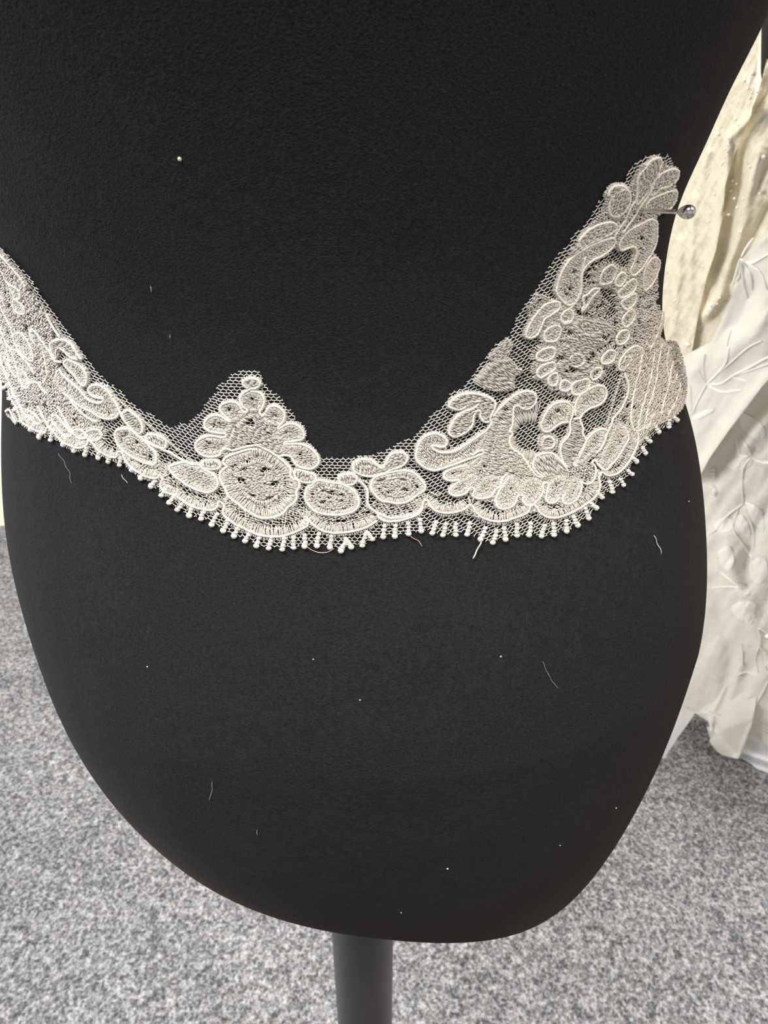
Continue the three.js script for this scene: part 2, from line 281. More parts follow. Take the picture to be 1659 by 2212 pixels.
for (const [Z, list, rx, ry] of [[Z2, [730, 905, 935, 915, 715, 1010, 1005, 1040, 800, 1150, 965, 1170], 12, 7], [Z3, [235, 615, 390, 660, 225, 725, 400, 770, 300, 640, 740, 530, 905, 530, 790, 640, 915, 615, 1010, 590], 9, 4.5], [Z1, [1080, 1740, 1190, 1790, 1140, 1860, 1270, 1905], 7, 5], [Z2, [620, 405, 545, 520, 475, 545, 820, 320, 995, 455, 1105, 600, 1230, 790, 660, 560, 440, 690], 6.5, 4.5], [Z4, [1190, 460, 1260, 410, 640, 900, 880, 960, 870, 1090, 620, 1030, 1260, 1050, 830, 410, 790, 490], 7, 5], [Z5, [1150, 880, 1190, 900, 1080, 1150, 930, 1000, 1000, 1130], 6, 5], [Z6, [500, 1190, 470, 1240, 530, 1040, 690, 850, 740, 830, 1050, 690, 1100, 760, 1090, 860, 1060, 970], 6, 5]])
  for (const [x, y] of px(Z, list)) windows.push(Array.from({ length: 10 }, (_, k) => [x + rx * cos(k * PI / 5), y + ry * sin(k * PI / 5)]));
const windowBox = windows.map((w) => [min(...w.map((p) => p[0])), max(...w.map((p) => p[0])), min(...w.map((p) => p[1])), max(...w.map((p) => p[1]))]);
const open = (x, y) => windows.some((w, i) => { const b = windowBox[i]; return x > b[0] && x < b[1] && y > b[2] && y < b[3] && inside(w, x, y); });

const thread = MAT({ color: new THREE.Color().setRGB(0.66, 0.625, 0.565), roughness: 0.55, specularIntensity: 0.5 });
const cordThread = MAT({ color: new THREE.Color().setRGB(0.86, 0.83, 0.75), roughness: 0.5, specularIntensity: 0.5 });
const netThread = MAT({ color: new THREE.Color().setRGB(0.74, 0.72, 0.69), roughness: 0.6, specularIntensity: 0.4 });
const LACE_AT = V(0, 0.9, 0.1);
const lace = group('lace_edging', LACE_AT, 'ivory corded lace edging with a picot edge draped across the black dress form', 'lace');

// the net: a hexagonal mesh of fine threads lying on the form
{
  const net = new Soup();
  const A = 0.0019, ROW = 0.00108, D = 0.00018, R = 0.00014;
  // rings indexed by the length along the front profile, and along each ring by the length from its front
  const prof = [0]; for (let k = 1; k <= 1000; k++) prof[k] = prof[k - 1] + onForm(k / 10, PI / 2).distanceTo(onForm((k - 1) / 10, PI / 2));
  const tables = new Map();
  const qAt = (t) => { let a = 0, b = 1000; while (b - a > 1) { const m = (a + b) >> 1; if (prof[m] < t) a = m; else b = m; } return (a + (t - prof[a]) / (prof[b] - prof[a])) / 10; };
  const table = (q) => {
    const key = Math.round(q * 50); let t = tables.get(key);
    if (!t) { t = { q: key / 50, r: ring(key / 50), R: [], L: [] }; for (const [list, s] of [[t.R, -1], [t.L, 1]]) { let last = onForm(t.q, PI / 2, t.r), l = 0; list.push([0, PI / 2]); for (let k = 1; k <= 220; k++) { const th = PI / 2 + s * k / 220 * 2.1, v = onForm(t.q, th, t.r); l += v.distanceTo(last); last = v; list.push([l, th]); } } tables.set(key, t); }
    return t;
  };
  const node = (i, j) => {
    const s = i * A / 2, t = prof[380] + j * ROW + (((i + j) & 1) ? D : -D) - 0.35 * max(0, s - 0.03) - 0.3 * max(0, -s - 0.04); if (t < 0 || t > prof[800]) return null;
    const T = table(qAt(t)), list = s > 0 ? T.R : T.L, a = abs(s);
    let lo = 0, hi = list.length - 1; if (a > list[hi][0]) return null;
    while (hi - lo > 1) { const m = (lo + hi) >> 1; if (list[m][0] < a) lo = m; else hi = m; }
    const f = (a - list[lo][0]) / (list[hi][0] - list[lo][0]), th = list[lo][1] + f * (list[hi][1] - list[lo][1]);
    const p = onForm(T.q, th, T.r), e = onForm(T.q + 0.05, th), g = onForm(T.q, th - 0.01, T.r);
    const n = e.sub(p).cross(g.sub(p)).normalize();
    const wob = V(jit(1), jit(1), jit(1)).multiplyScalar(0.00012);
    p.addScaledVector(n, 0.0006 + 0.0001 * rnd()).add(wob);
    if (n.dot(p.clone().sub(EYE)) > 0) return null;
    const [x, y] = project(p);
    return inside(outline, x, y) ? { p, n } : { p, n, off: true };
  };
  const rows = [];
  for (let j = 0; j < 330; j++) { const row = []; for (let i = -190; i <= 190; i++) row.push(node(i, j)); rows.push(row); }
  for (let j = 0; j < 330; j++) for (let i = 0; i <= 380; i++) {
    const a = rows[j][i]; if (!a) continue;
    for (const b of [rows[j][i + 1], ((i - 190 + j) & 1) ? rows[j + 1]?.[i] : null]) {
      if (!b || (a.off && b.off) || b.p.distanceTo(a.p) > 0.004) continue;
      const u = a.off ? b.p.clone().lerp(a.p, 0.25 + 0.6 * rnd()) : a.p, w = b.off ? a.p.clone().lerp(b.p, 0.25 + 0.6 * rnd()) : b.p;
      net.tube([u, w], R * (0.85 + 0.4 * rnd()), a.n, 3);
    }
  }
  const m = part('net', net.geometry(LACE_AT), netThread, lace); m.userData.kind = 'stuff'; m.userData.label = 'fine hexagonal net ground'; console.log('net triangles', net.i.length / 3);
}
// stitches: short raised threads
function stitch(soup, x0, y0, x1, y1, h, r = 0.00024, arch = 0.0005) {
  const n = 3, pts = [], ups = [];
  for (let k = 0; k <= n; k++) { const t = k / n, s = spot(x0 + (x1 - x0) * t, y0 + (y1 - y0) * t); pts.push(s.p.clone().addScaledVector(s.n, h + arch * sin(PI * t))); ups.push(s.n); }
  soup.tube(pts, r, ups, 4, 0.8, true);
}
function spans(poly, ang, gap, cut) {                      // parallel lines across a shape: calls cut(x0, y0, x1, y1)
  const c = cos(ang), s = sin(ang), q = poly.map(([x, y]) => [x * c + y * s, -x * s + y * c]), lo = min(...q.map((p) => p[1])), hi = max(...q.map((p) => p[1]));
  for (let v = lo + gap / 2; v < hi; v += gap) {
    const xs = [];
    for (let i = 0, j = q.length - 1; i < q.length; j = i++) if ((q[i][1] > v) !== (q[j][1] > v)) xs.push(q[i][0] + (v - q[i][1]) / (q[j][1] - q[i][1]) * (q[j][0] - q[i][0]));
    xs.sort((a, b) => a - b);
    for (let k = 0; k + 1 < xs.length; k += 2) cut(xs[k], v, xs[k + 1], (u, w) => [u * c - w * s, u * s + w * c]);
  }
}
function fillAcross(soup, poly, deg, gap = 2.7, long = 15, h = 0.0009, keep = () => true, r) {
  spans(poly, deg * PI / 180, gap, (a, v, b, back) => {
    let u = a - 1 + jit(1.5);
    while (u < b) {
      const e = min(b + 1, u + long * (0.65 + 0.6 * rnd()));
      const [x0, y0] = back(u, v + jit(0.9)), [x1, y1] = back(e, v + jit(1.3)), mx = (x0 + x1) / 2, my = (y0 + y1) / 2;
      if (e - u > 3 && keep(mx, my)) stitch(soup, x0, y0, x1, y1, h + 0.0002 * rnd(), (r ?? 0.00024) * (0.85 + 0.35 * rnd()), 0.0003 + 0.00012 * min(4, (e - u) / 4));
      u = e - 2.5 * rnd();
    }
  });
}
function centre(poly) { let x = 0, y = 0; for (const p of poly) { x += p[0]; y += p[1]; } return [x / poly.length, y / poly.length]; }
function fillRim(soup, path, closed, depth, gap = 2.6, h = 0.0009, toward, turn = 1) {   // stitches from the cord inwards
  for (let i = 0; i < path.length; i++) {
    const a = path[i], b = path[(i + 1) % path.length]; if (!closed && i === path.length - 1) break;
    const l = hypot(b[0] - a[0], b[1] - a[1]), n = max(1, Math.round(l / gap));
    for (let k = 0; k < n; k++) {
      const t = k / n, x = a[0] + (b[0] - a[0]) * t, y = a[1] + (b[1] - a[1]) * t;
      let nx = -(b[1] - a[1]) / l * turn, ny = (b[0] - a[0]) / l * turn;
      if (toward) { const cx = toward[0] - x, cy = toward[1] - y, d = hypot(cx, cy) || 1; nx = 0.5 * nx + 0.6 * cx / d; ny = 0.5 * ny + 0.6 * cy / d; const m = hypot(nx, ny) || 1; nx /= m; ny /= m; }
      const d = depth * (0.7 + 0.5 * rnd()), w = jit(0.22);
      stitch(soup, x, y, x + (nx - ny * w) * d, y + (ny + nx * w) * d, h + 0.0002 * rnd(), 0.00023 * (0.85 + 0.4 * rnd()), 0.0005);
    }
  }
}
const signedArea = (p) => p.reduce((s, [x, y], i) => { const [u, v] = p[(i + 1) % p.length]; return s + x * v - u * y; }, 0) / 2;
const workedAreas = [], cordPaths = [];
function cordGeometry(path, closed, r = 0.00044) {
  const soup = new Soup(), pts = [], ups = [], p = smooth(path, closed, 2.6); let a = rnd() * 9;
  if (closed) p.push(p[0]);
  cordPaths.push(p);
  for (const [x, y] of p) { a += 0.55; const w = 0.8, s = spot(x + w * noise.noise(x * 0.09, y * 0.09, 3), y + w * noise.noise(x * 0.09, y * 0.09, 8)); pts.push(s.p.clone().addScaledVector(s.n, 0.0012 + 0.0002 * noise.noise(x * 0.05, y * 0.05, 1) + r * 0.5)); ups.push(s.n); }
  soup.tube(pts, (k) => r * (1 + 0.13 * sin(k * 1.9) + 0.12 * noise.noise(k * 0.3, 2, 5)), ups, 7, 0.95, !closed);
  return soup.geometry(LACE_AT);
}
// one worked motif: a part of stitches that carries its outline cord
function motif(name, Z, how, pts, { cord, deg = 0, gap, long, depth, open: hole, closed = true, r, fringe = 6 } = {}) {
  const raw = Z ? px(Z, pts) : pairs(pts), poly = smooth(raw, closed, 4), soup = new Soup(), c = centre(poly), turn = signedArea(poly) > 0 ? 1 : -1;
  const keep = (x, y) => !(hole && hypot((x - c[0]) / hole[0], (y - c[1]) / hole[1]) < 1) && !open(x, y);
  const size = sqrt(abs(signedArea(poly)));
  if (how === 'rim') { fillRim(soup, poly, true, depth ?? min(14, size * 0.3), gap, undefined, c, turn); fillAcross(soup, poly, deg, (gap ?? 2.7) * 1.35, long ?? 11, 0.0008, keep); }
  if (how === 'across') { fillAcross(soup, poly, deg, gap, long, 0.0010, keep); fillAcross(soup, poly, deg + 28, 5.5, 10, 0.0006, keep); }
  if (how === 'wheel') {                                   // a rim, a ring of gaps and a worked centre
    fillRim(soup, poly, true, size * 0.15, 2.3, 0.0009, c, turn);
    const mid = poly.map(([x, y]) => [c[0] + (x - c[0]) * 0.55, c[1] + (y - c[1]) * 0.5]), keepMid = (x, y) => !open(x, y) && noise.noise(x * 0.11, y * 0.13, 4) > -0.3;
    fillAcross(soup, mid, deg, 2.2, 10, 0.0010, keepMid); fillRim(soup, mid, true, size * 0.09, 4.2, 0.001, null, -turn);
    fillAcross(soup, poly, deg, 4.2, 9, 0.0006, (x, y) => !open(x, y) && noise.noise(x * 0.12, y * 0.14, 9) > -0.12);
  }
  if (how === 'fan') { const n = 60; for (let k = 0; k < n; k++) { const a = (depth[0] + (depth[1] - depth[0]) * k / n) * PI / 180; for (const [p, q] of [[0.38, 0.72], [0.62, 1.02]]) { const w = jit(0.03), g = jit(0.05); stitch(soup, c[0] + cos(a + w) * size * (p + g), c[1] + sin(a + w) * size * (p + g), c[0] + cos(a) * size * (q + g), c[1] + sin(a) * size * (q + g), 0.001, 0.00024); } } }
  if (how !== 'none' && how !== 'fan') fillAcross(soup, poly, deg + 55, 2.7, 13, 0.0003, (x, y) => keep(x, y) && noise.noise(x * 0.09, y * 0.11, 6) > (how === 'wheel' ? -0.12 : -0.3), 0.00028);
  if (how !== 'none' && how !== 'fan' && !cord?.length === false || !cord) fillRim(soup, poly, true, fringe, 2.5, 0.0006, null, -turn);
  workedAreas.push(poly);
  const m = part(name, soup.geometry(LACE_AT), thread, lace);
  for (const [list, shut] of cord ?? [[pts, closed]]) { const k = part('cord', cordGeometry(Z ? px(Z, list) : pairs(list), shut, r), cordThread, m); k.castShadow = true; }
  return m;
}
const C = (list) => [[list, false]];

// the flower over the middle, and its medallion
motif('ring', Z2, 'across', [735, 175, 765, 145, 810, 138, 860, 150, 882, 180, 865, 210, 820, 225, 770, 212], { deg: 0 });
motif('petal', Z2, 'rim', [740, 262, 800, 245, 865, 255, 910, 300, 915, 350, 895, 400, 850, 430, 800, 430, 750, 395, 720, 350, 715, 305], { cord: C([870, 210, 800, 232, 735, 270, 715, 320, 735, 375, 770, 405, 780, 430]).concat([[[800, 246, 865, 255, 912, 300, 915, 355, 895, 400, 878, 430, 905, 460, 930, 430], false]]) });
motif('petal', Z2, 'rim', [775, 430, 740, 425, 715, 380, 680, 345, 620, 340, 560, 365, 545, 405, 570, 445, 610, 480, 640, 510, 700, 500, 760, 460], { cord: C([775, 432, 740, 425, 715, 380, 680, 345, 620, 340, 560, 365, 545, 405, 570, 445, 610, 480, 640, 512]) });
motif('petal', Z2, 'rim', [640, 510, 600, 495, 560, 465, 500, 455, 440, 480, 415, 530, 425, 570, 460, 590, 530, 605, 590, 610, 650, 580], { cord: C([640, 510, 600, 495, 560, 465, 500, 455, 440, 480, 415, 530, 425, 570, 460, 590, 530, 605, 590, 615, 597, 640]) });
motif('petal', Z2, 'rim', [595, 640, 550, 645, 480, 630, 400, 645, 345, 690, 340, 730, 375, 780, 440, 805, 510, 805, 590, 775, 640, 700], { cord: C([597, 640, 550, 645, 480, 630, 400, 645, 345, 690, 340, 730, 375, 780, 440, 808, 510, 805, 545, 790, 555, 760, 590, 740, 640, 755]) });
motif('petal', Z2, 'rim', [930, 430, 960, 385, 1010, 375, 1060, 400, 1090, 450, 1080, 500, 1040, 550, 960, 540, 900, 480], { cord: C([930, 432, 960, 385, 1010, 375, 1060, 400, 1090, 450, 1080, 500, 1040, 550, 1030, 577]) });
motif('petal', Z2, 'rim', [1030, 575, 1060, 560, 1110, 530, 1170, 530, 1230, 570, 1255, 630, 1230, 660, 1160, 675, 1095, 685, 1000, 640], { cord: C([1030, 577, 1060, 560, 1110, 530, 1170, 530, 1230, 570, 1257, 630, 1230, 660, 1160, 675, 1095, 685, 1080, 702]) });
motif('petal', Z2, 'rim', [1080, 700, 1130, 700, 1220, 700, 1310, 740, 1370, 810, 1370, 870, 1320, 910, 1250, 905, 1190, 880, 1140, 800, 1040, 760], { cord: C([1080, 702, 1130, 700, 1220, 700, 1310, 740, 1370, 810, 1372, 870, 1320, 910, 1250, 905, 1190, 880, 1165, 845, 1140, 805, 1090, 795, 1050, 803]) });
motif('flower_heart', Z2, 'across', [640, 600, 700, 510, 780, 450, 880, 450, 960, 530, 1030, 640, 1080, 740, 1040, 790, 930, 730, 800, 690, 680, 730, 610, 700], { deg: 25, cord: [], gap: 3.2 });
motif('medallion', Z2, 'wheel', [600, 890, 560, 930, 542, 975, 560, 1030, 590, 1090, 620, 1150, 680, 1200, 740, 1250, 800, 1290, 870, 1325, 950, 1335, 1020, 1320, 1080, 1290, 1110, 1250, 1160, 1210, 1190, 1170, 1190, 1110, 1215, 1060, 1200, 1010, 1150, 970, 1140, 920, 1060, 830, 960, 765, 860, 722, 760, 750, 640, 790, 580, 830, 575, 865],
  { deg: 8, cord: [[[610, 895, 560, 930, 542, 975, 560, 1030, 590, 1090, 620, 1150, 680, 1200, 740, 1250, 800, 1290, 870, 1325, 950, 1335, 1020, 1320, 1080, 1290, 1110, 1250, 1160, 1210, 1190, 1170, 1190, 1110, 1215, 1060, 1200, 1010, 1165, 1000], false], [[640, 755, 700, 740, 780, 718, 860, 712, 930, 745, 1000, 785, 1060, 830, 1110, 880, 1143, 930, 1140, 965, 1165, 1005], false], [[610, 895, 575, 865, 580, 830, 640, 795, 720, 765, 800, 745, 850, 748], false]] });
motif('oval', Z2, 'across', [395, 860, 440, 840, 500, 840, 545, 870, 540, 900, 480, 915, 410, 905, 385, 885], { deg: 70 });
motif('oval', Z2, 'across', [1175, 930, 1200, 925, 1280, 940, 1350, 975, 1350, 1010, 1290, 1030, 1220, 1015, 1180, 980], { deg: 110 });
motif('oval', Z2, 'rim', [120, 900, 150, 960, 220, 1020, 300, 1070, 370, 1100, 450, 1115, 500, 1090, 525, 1050, 515, 1000, 470, 950, 400, 910, 370, 880, 300, 875, 250, 855, 190, 870], { deg: 20 });
motif('oval', Z3, 'wheel', [85, 640, 100, 600, 150, 565, 180, 540, 250, 545, 320, 560, 390, 570, 450, 600, 500, 640, 530, 700, 525, 760, 490, 800, 420, 825, 330, 835, 240, 825, 160, 800, 110, 750, 80, 690], { deg: 4 });
motif('oval', Z3, 'across', [360, 510, 400, 490, 470, 485, 510, 500, 515, 535, 480, 570, 420, 575, 375, 550], { deg: 80 });
motif('oval', Z3, 'wheel', [640, 560, 660, 520, 720, 490, 800, 470, 880, 455, 960, 460, 1020, 490, 1060, 540, 1095, 590, 1085, 620, 1030, 660, 960, 710, 880, 735, 800, 725, 720, 710, 670, 660, 635, 610], { deg: -6 });
motif('leaf', Z3, 'across', [490, 475, 485, 400, 530, 365, 610, 360, 660, 380, 700, 425, 690, 460, 620, 490, 560, 490], { deg: 60, cord: C([510, 475, 485, 430, 490, 390, 530, 365, 600, 360, 650, 375, 690, 410, 715, 440]) });
motif('leaf', Z3, 'across', [720, 430, 750, 410, 780, 355, 810, 315, 860, 298, 915, 308, 942, 345, 925, 385, 880, 415, 790, 450, 730, 460], { deg: -20, cord: C([715, 440, 740, 420, 770, 370, 800, 320, 850, 300, 910, 305, 942, 340, 930, 385, 880, 420, 800, 450, 720, 485, 620, 502, 560, 490, 510, 475, 450, 480, 400, 492]) });
motif('stem', Z3, 'none', [525, 540, 570, 570, 600, 610, 610, 660, 605, 720, 630, 770, 680, 810, 740, 840, 800, 860, 880, 855, 950, 840, 1020, 820, 1060, 780, 1075, 745], { closed: false });
// the scrolls and leaves of the right half
motif('scroll', Z4, 'rim', [195, 710, 280, 725, 325, 700, 325, 660, 300, 640, 250, 615, 200, 615, 140, 640, 95, 690, 72, 760, 72, 830, 110, 880, 170, 915, 230, 922, 320, 900, 420, 865, 520, 820, 600, 775, 640, 700, 680, 600, 640, 600, 570, 650, 500, 700, 420, 750, 330, 772, 250, 762],
  { deg: 60, depth: 12, cord: C([195, 710, 230, 715, 280, 727, 320, 712, 330, 680, 300, 640, 250, 615, 200, 615, 140, 640, 95, 690, 75, 750, 70, 820, 100, 870, 160, 910, 220, 927, 300, 907, 400, 872, 500, 832, 580, 805, 635, 775, 625, 755, 590, 765, 540, 800]).concat([[[190, 712, 240, 762, 330, 775, 420, 750, 500, 700, 570, 650, 640, 600, 690, 550, 703, 500, 690, 485], false]]) });
motif('leaf', Z4, 'across', [345, 375, 370, 330, 430, 285, 520, 268, 600, 275, 680, 305, 738, 355, 720, 410, 690, 480, 640, 500, 615, 460, 600, 420, 590, 345, 540, 350, 480, 385, 420, 402, 370, 398], { deg: 12, cord: C([390, 400, 345, 375, 370, 330, 430, 285, 520, 268, 600, 275, 680, 305, 738, 352, 725, 400, 700, 460, 690, 488]) });
motif('leaf', Z4, 'across', [430, 450, 380, 510, 348, 590, 390, 635, 450, 620, 510, 580, 545, 530, 555, 460, 590, 415, 600, 345, 540, 395, 480, 420], { deg: 5, cord: C([345, 378, 390, 400, 450, 400, 500, 370, 560, 340, 600, 333, 592, 360, 540, 400, 480, 420, 430, 450, 380, 510, 350, 580, 350, 612, 390, 637, 450, 620, 510, 580, 545, 530, 555, 460, 580, 418, 610, 420, 612, 470, 640, 508, 690, 510]) });
motif('feather', Z4, 'across', [730, 450, 820, 350, 950, 262, 1065, 275, 1080, 320, 1010, 400, 930, 370, 890, 380, 885, 500, 860, 590, 860, 700, 950, 790, 1020, 890, 1080, 980, 960, 960, 850, 960, 720, 960, 640, 900, 620, 800, 690, 560, 710, 480],
  { deg: 20, long: 20, gap: 3.1, cord: C([715, 470, 770, 400, 820, 350, 880, 300, 950, 262, 1020, 252, 1068, 275, 1082, 320, 1060, 370, 1010, 402, 960, 395, 930, 372, 897, 378, 887, 420, 885, 500, 875, 560, 855, 590, 882, 612, 860, 650, 860, 700, 890, 750, 950, 790, 990, 840, 1020, 890, 1060, 950, 1100, 985, 1150, 985]) });
motif('shell', Z4, 'fan', [890, 560, 960, 480, 1060, 440, 1140, 470, 1180, 600, 1170, 740, 1060, 840, 980, 830, 890, 740, 860, 650], { depth: [75, 290], cord: [] });
motif('rosette', Z4, 'rim', [1115, 690, 1130, 640, 1180, 620, 1235, 640, 1255, 690, 1235, 740, 1185, 765, 1130, 745], { depth: 9, cord: [[[1140, 690, 1150, 655, 1185, 642, 1225, 660, 1235, 700, 1210, 735, 1165, 740], false]], r: 0.0004 });
motif('petal', Z4, 'rim', [1140, 590, 1120, 540, 1140, 480, 1190, 400, 1250, 355, 1320, 345, 1370, 370, 1390, 420, 1375, 480, 1355, 510, 1290, 525, 1230, 565, 1180, 595], { deg: 70, cord: C([1355, 512, 1290, 525, 1230, 565, 1180, 597, 1140, 590, 1120, 540, 1140, 480, 1190, 400, 1250, 355, 1320, 345, 1370, 370, 1392, 420, 1378, 480, 1365, 540, 1370, 580, 1350, 640, 1300, 700, 1288, 760, 1300, 830, 1330, 880, 1370, 902]) });
motif('leaf', Z4, 'across', [1400, 520, 1450, 510, 1470, 620, 1500, 680, 1460, 780, 1420, 880, 1360, 910, 1300, 830, 1290, 760, 1300, 700, 1350, 640, 1370, 570], { deg: 18, long: 26, gap: 3.6, cord: C([1395, 490, 1450, 488, 1455, 520, 1475, 570, 1472, 620, 1502, 670, 1480, 740, 1450, 800, 1420, 860, 1405, 905]) });
motif('petal', Z4, 'across', [1060, 880, 1060, 840, 1090, 805, 1140, 785, 1200, 782, 1250, 810, 1290, 850, 1330, 900, 1340, 940, 1250, 970, 1160, 985, 1110, 960, 1070, 920], { deg: 65, long: 22, cord: C([1170, 985, 1110, 962, 1070, 920, 1058, 870, 1065, 835, 1090, 805, 1140, 785, 1200, 780, 1250, 808, 1290, 850, 1330, 900, 1355, 942]) });
motif('leaf', Z4, 'rim', [305, 975, 340, 925, 420, 900, 520, 870, 600, 800, 640, 770, 640, 860, 560, 930, 470, 985, 400, 1010, 330, 1010], { deg: -30, cord: C([500, 880, 450, 895, 390, 910, 335, 930, 302, 968, 312, 1000, 370, 1015, 440, 1005]) });
motif('leaf', Z4, 'rim', [430, 1010, 370, 1070, 348, 1110, 390, 1142, 450, 1138, 500, 1110, 530, 1070, 600, 1000, 560, 950, 480, 985], { deg: -40, cord: C([440, 1005, 420, 1030, 370, 1070, 348, 1112, 380, 1140, 440, 1140, 490, 1120, 520, 1080, 550, 1070]) });
motif('leaf', Z4, 'rim', [545, 1100, 545, 1140, 590, 1165, 650, 1165, 710, 1145, 730, 1100, 780, 1060, 800, 990, 720, 960, 640, 980, 580, 1050], { deg: -60, cord: C([550, 1070, 562, 1100, 545, 1138, 585, 1166, 640, 1165, 700, 1150, 722, 1120, 745, 1085, 780, 1060, 790, 1010, 832, 962, 852, 978]) });
motif('leaf', Z4, 'rim', [835, 965, 780, 1050, 750, 1130, 742, 1200, 770, 1250, 820, 1255, 880, 1235, 915, 1190, 930, 1140, 970, 1140, 960, 1060, 920, 1000], { deg: 75, cord: C([852, 978, 830, 1020, 785, 1080, 758, 1130, 742, 1190, 758, 1240, 810, 1257, 870, 1240, 910, 1200, 925, 1150, 952, 1135]) });
motif('leaf', Z4, 'rim', [960, 1140, 970, 1190, 1000, 1225, 1060, 1215, 1110, 1165, 1140, 1110, 1150, 1050, 1100, 990, 1000, 1000, 940, 1060], { deg: 80, cord: C([952, 1135, 976, 1150, 970, 1190, 1000, 1225, 1050, 1222, 1105, 1172, 1140, 1110, 1140, 1050, 1165, 1033, 1187, 1045]) });
motif('leaf', Z4, 'rim', [1180, 1050, 1165, 1170, 1190, 1205, 1250, 1200, 1300, 1150, 1330, 1060, 1340, 980, 1240, 980], { deg: 70, cord: C([1187, 1045, 1175, 1110, 1165, 1170, 1190, 1205, 1240, 1200, 1285, 1160]) });
motif('leaf', Z4, 'rim', [1310, 1160, 1310, 1200, 1350, 1215, 1410, 1190, 1450, 1130, 1465, 1060, 1440, 990, 1380, 1000, 1340, 1080], { deg: 70, cord: C([1330, 1120, 1308, 1165, 1312, 1205, 1350, 1217, 1410, 1190, 1450, 1130, 1467, 1060, 1457, 1020, 1490, 1042, 1540, 1040, 1580, 980, 1580, 900, 1553, 860, 1575, 842, 1610, 890, 1659, 920]) });
motif('petal', Z5, 'rim', [750, 900, 755, 850, 790, 800, 850, 760, 910, 735, 960, 745, 980, 790, 965, 840, 920, 880, 850, 905, 800, 950, 785, 975], { deg: 75, cord: C([752, 960, 748, 900, 757, 850, 790, 800, 850, 760, 910, 735, 960, 745, 982, 790, 965, 840, 920, 880, 850, 907, 805, 945, 780, 978]) });
motif('petal', Z5, 'rim', [745, 1330, 770, 1260, 830, 1150, 880, 1090, 940, 1060, 980, 1070, 970, 1130, 930, 1210, 870, 1260, 800, 1320], { deg: 60, cord: C([770, 1335, 740, 1325, 770, 1260, 830, 1150, 880, 1090, 940, 1060, 982, 1070, 972, 1130, 935, 1210, 900, 1240]) });
motif('stem', Z5, 'none', [1110, 640, 1130, 700, 1138, 760, 1125, 830, 1080, 920, 1030, 980, 1010, 1040, 985, 1090, 970, 1130], { closed: false });
motif('leaf', Z5, 'rim', [1000, 1330, 1060, 1280, 1100, 1210, 1140, 1130, 1130, 1070, 1080, 1010, 1020, 1080, 990, 1150, 950, 1230, 930, 1320], { deg: -60, cord: C([920, 1315, 950, 1358, 990, 1360, 1010, 1330, 1060, 1280, 1100, 1210, 1142, 1130, 1130, 1070, 1100, 1035]) });
motif('leaf', Z5, 'across', [1075, 620, 1075, 570, 1100, 510, 1150, 460, 1200, 440, 1235, 460, 1230, 520, 1180, 560, 1130, 600], { deg: -60, cord: C([1110, 622, 1072, 610, 1075, 560, 1100, 510, 1150, 460, 1200, 440, 1238, 462, 1242, 500]).concat([[[1100, 615, 1135, 580, 1160, 530, 1120, 520, 1095, 570], false]]) });
motif('feather', Z5, 'across', [1150, 640, 1230, 540, 1260, 420, 1340, 270, 1390, 180, 1395, 260, 1370, 380, 1420, 420, 1490, 420, 1530, 520, 1560, 640, 1570, 760, 1540, 900, 1480, 960, 1400, 1000, 1300, 1060, 1260, 1120, 1180, 1200, 1140, 1130, 1150, 1000, 1180, 860], { deg: -65, long: 22, gap: 3.6, cord: [[[1240, 500, 1220, 620, 1190, 740, 1170, 860, 1160, 980, 1180, 1060, 1215, 1080], false], [[1330, 480, 1310, 640, 1270, 800, 1230, 940, 1210, 1060], false], [[1390, 420, 1360, 560, 1340, 720, 1300, 860, 1270, 980, 1250, 1080], false], [[1440, 440, 1420, 580, 1440, 720, 1400, 860, 1380, 960], false], [[1470, 560, 1450, 640, 1460, 720, 1490, 700, 1500, 620], false], [[1390, 190, 1370, 300, 1330, 400, 1290, 480], false], [[1530, 620, 1520, 760, 1480, 880, 1430, 960], false]] });
// the two small flowers higher up
const ringPetals = (Z, list, name = 'petal') => { for (const [deg, p] of list) motif(name, Z, 'rim', p, { deg, depth: 7, fringe: 13 }); };
ringPetals(Z5, [[60, [465, 530, 470, 490, 510, 460, 570, 445, 600, 460, 580, 520, 520, 545]], [30, [465, 640, 480, 600, 530, 570, 590, 560, 600, 600, 550, 640, 490, 670]], [-10, [555, 720, 550, 680, 580, 640, 610, 640, 620, 680, 600, 730]], [-40, [640, 760, 645, 710, 670, 690, 720, 730, 690, 770]], [-50, [730, 790, 720, 740, 760, 700, 850, 690, 840, 760, 780, 800]], [60, [960, 500, 1000, 470, 1040, 480, 1030, 540, 980, 570, 940, 560]], [50, [860, 640, 900, 600, 940, 610, 930, 660, 880, 690]], [20, [525, 390, 525, 330, 560, 295, 610, 280, 640, 300, 630, 360, 600, 395]], [40, [1050, 380, 1080, 330, 1130, 320, 1140, 370, 1100, 420, 1060, 420]]]);
motif('flower_heart', Z5, 'across', [620, 480, 700, 420, 800, 400, 880, 450, 920, 540, 880, 620, 800, 680, 700, 670, 620, 600], { deg: 20, cord: [[[700, 540, 730, 500, 790, 500, 810, 550, 770, 590, 720, 580], false]] });
motif('flower_heart', Z5, 'across', [700, 330, 760, 230, 860, 240, 960, 260, 1020, 300, 980, 400, 900, 440, 780, 410, 680, 400], { deg: 35, cord: [[[740, 270, 800, 330, 860, 350, 940, 320], false]] });
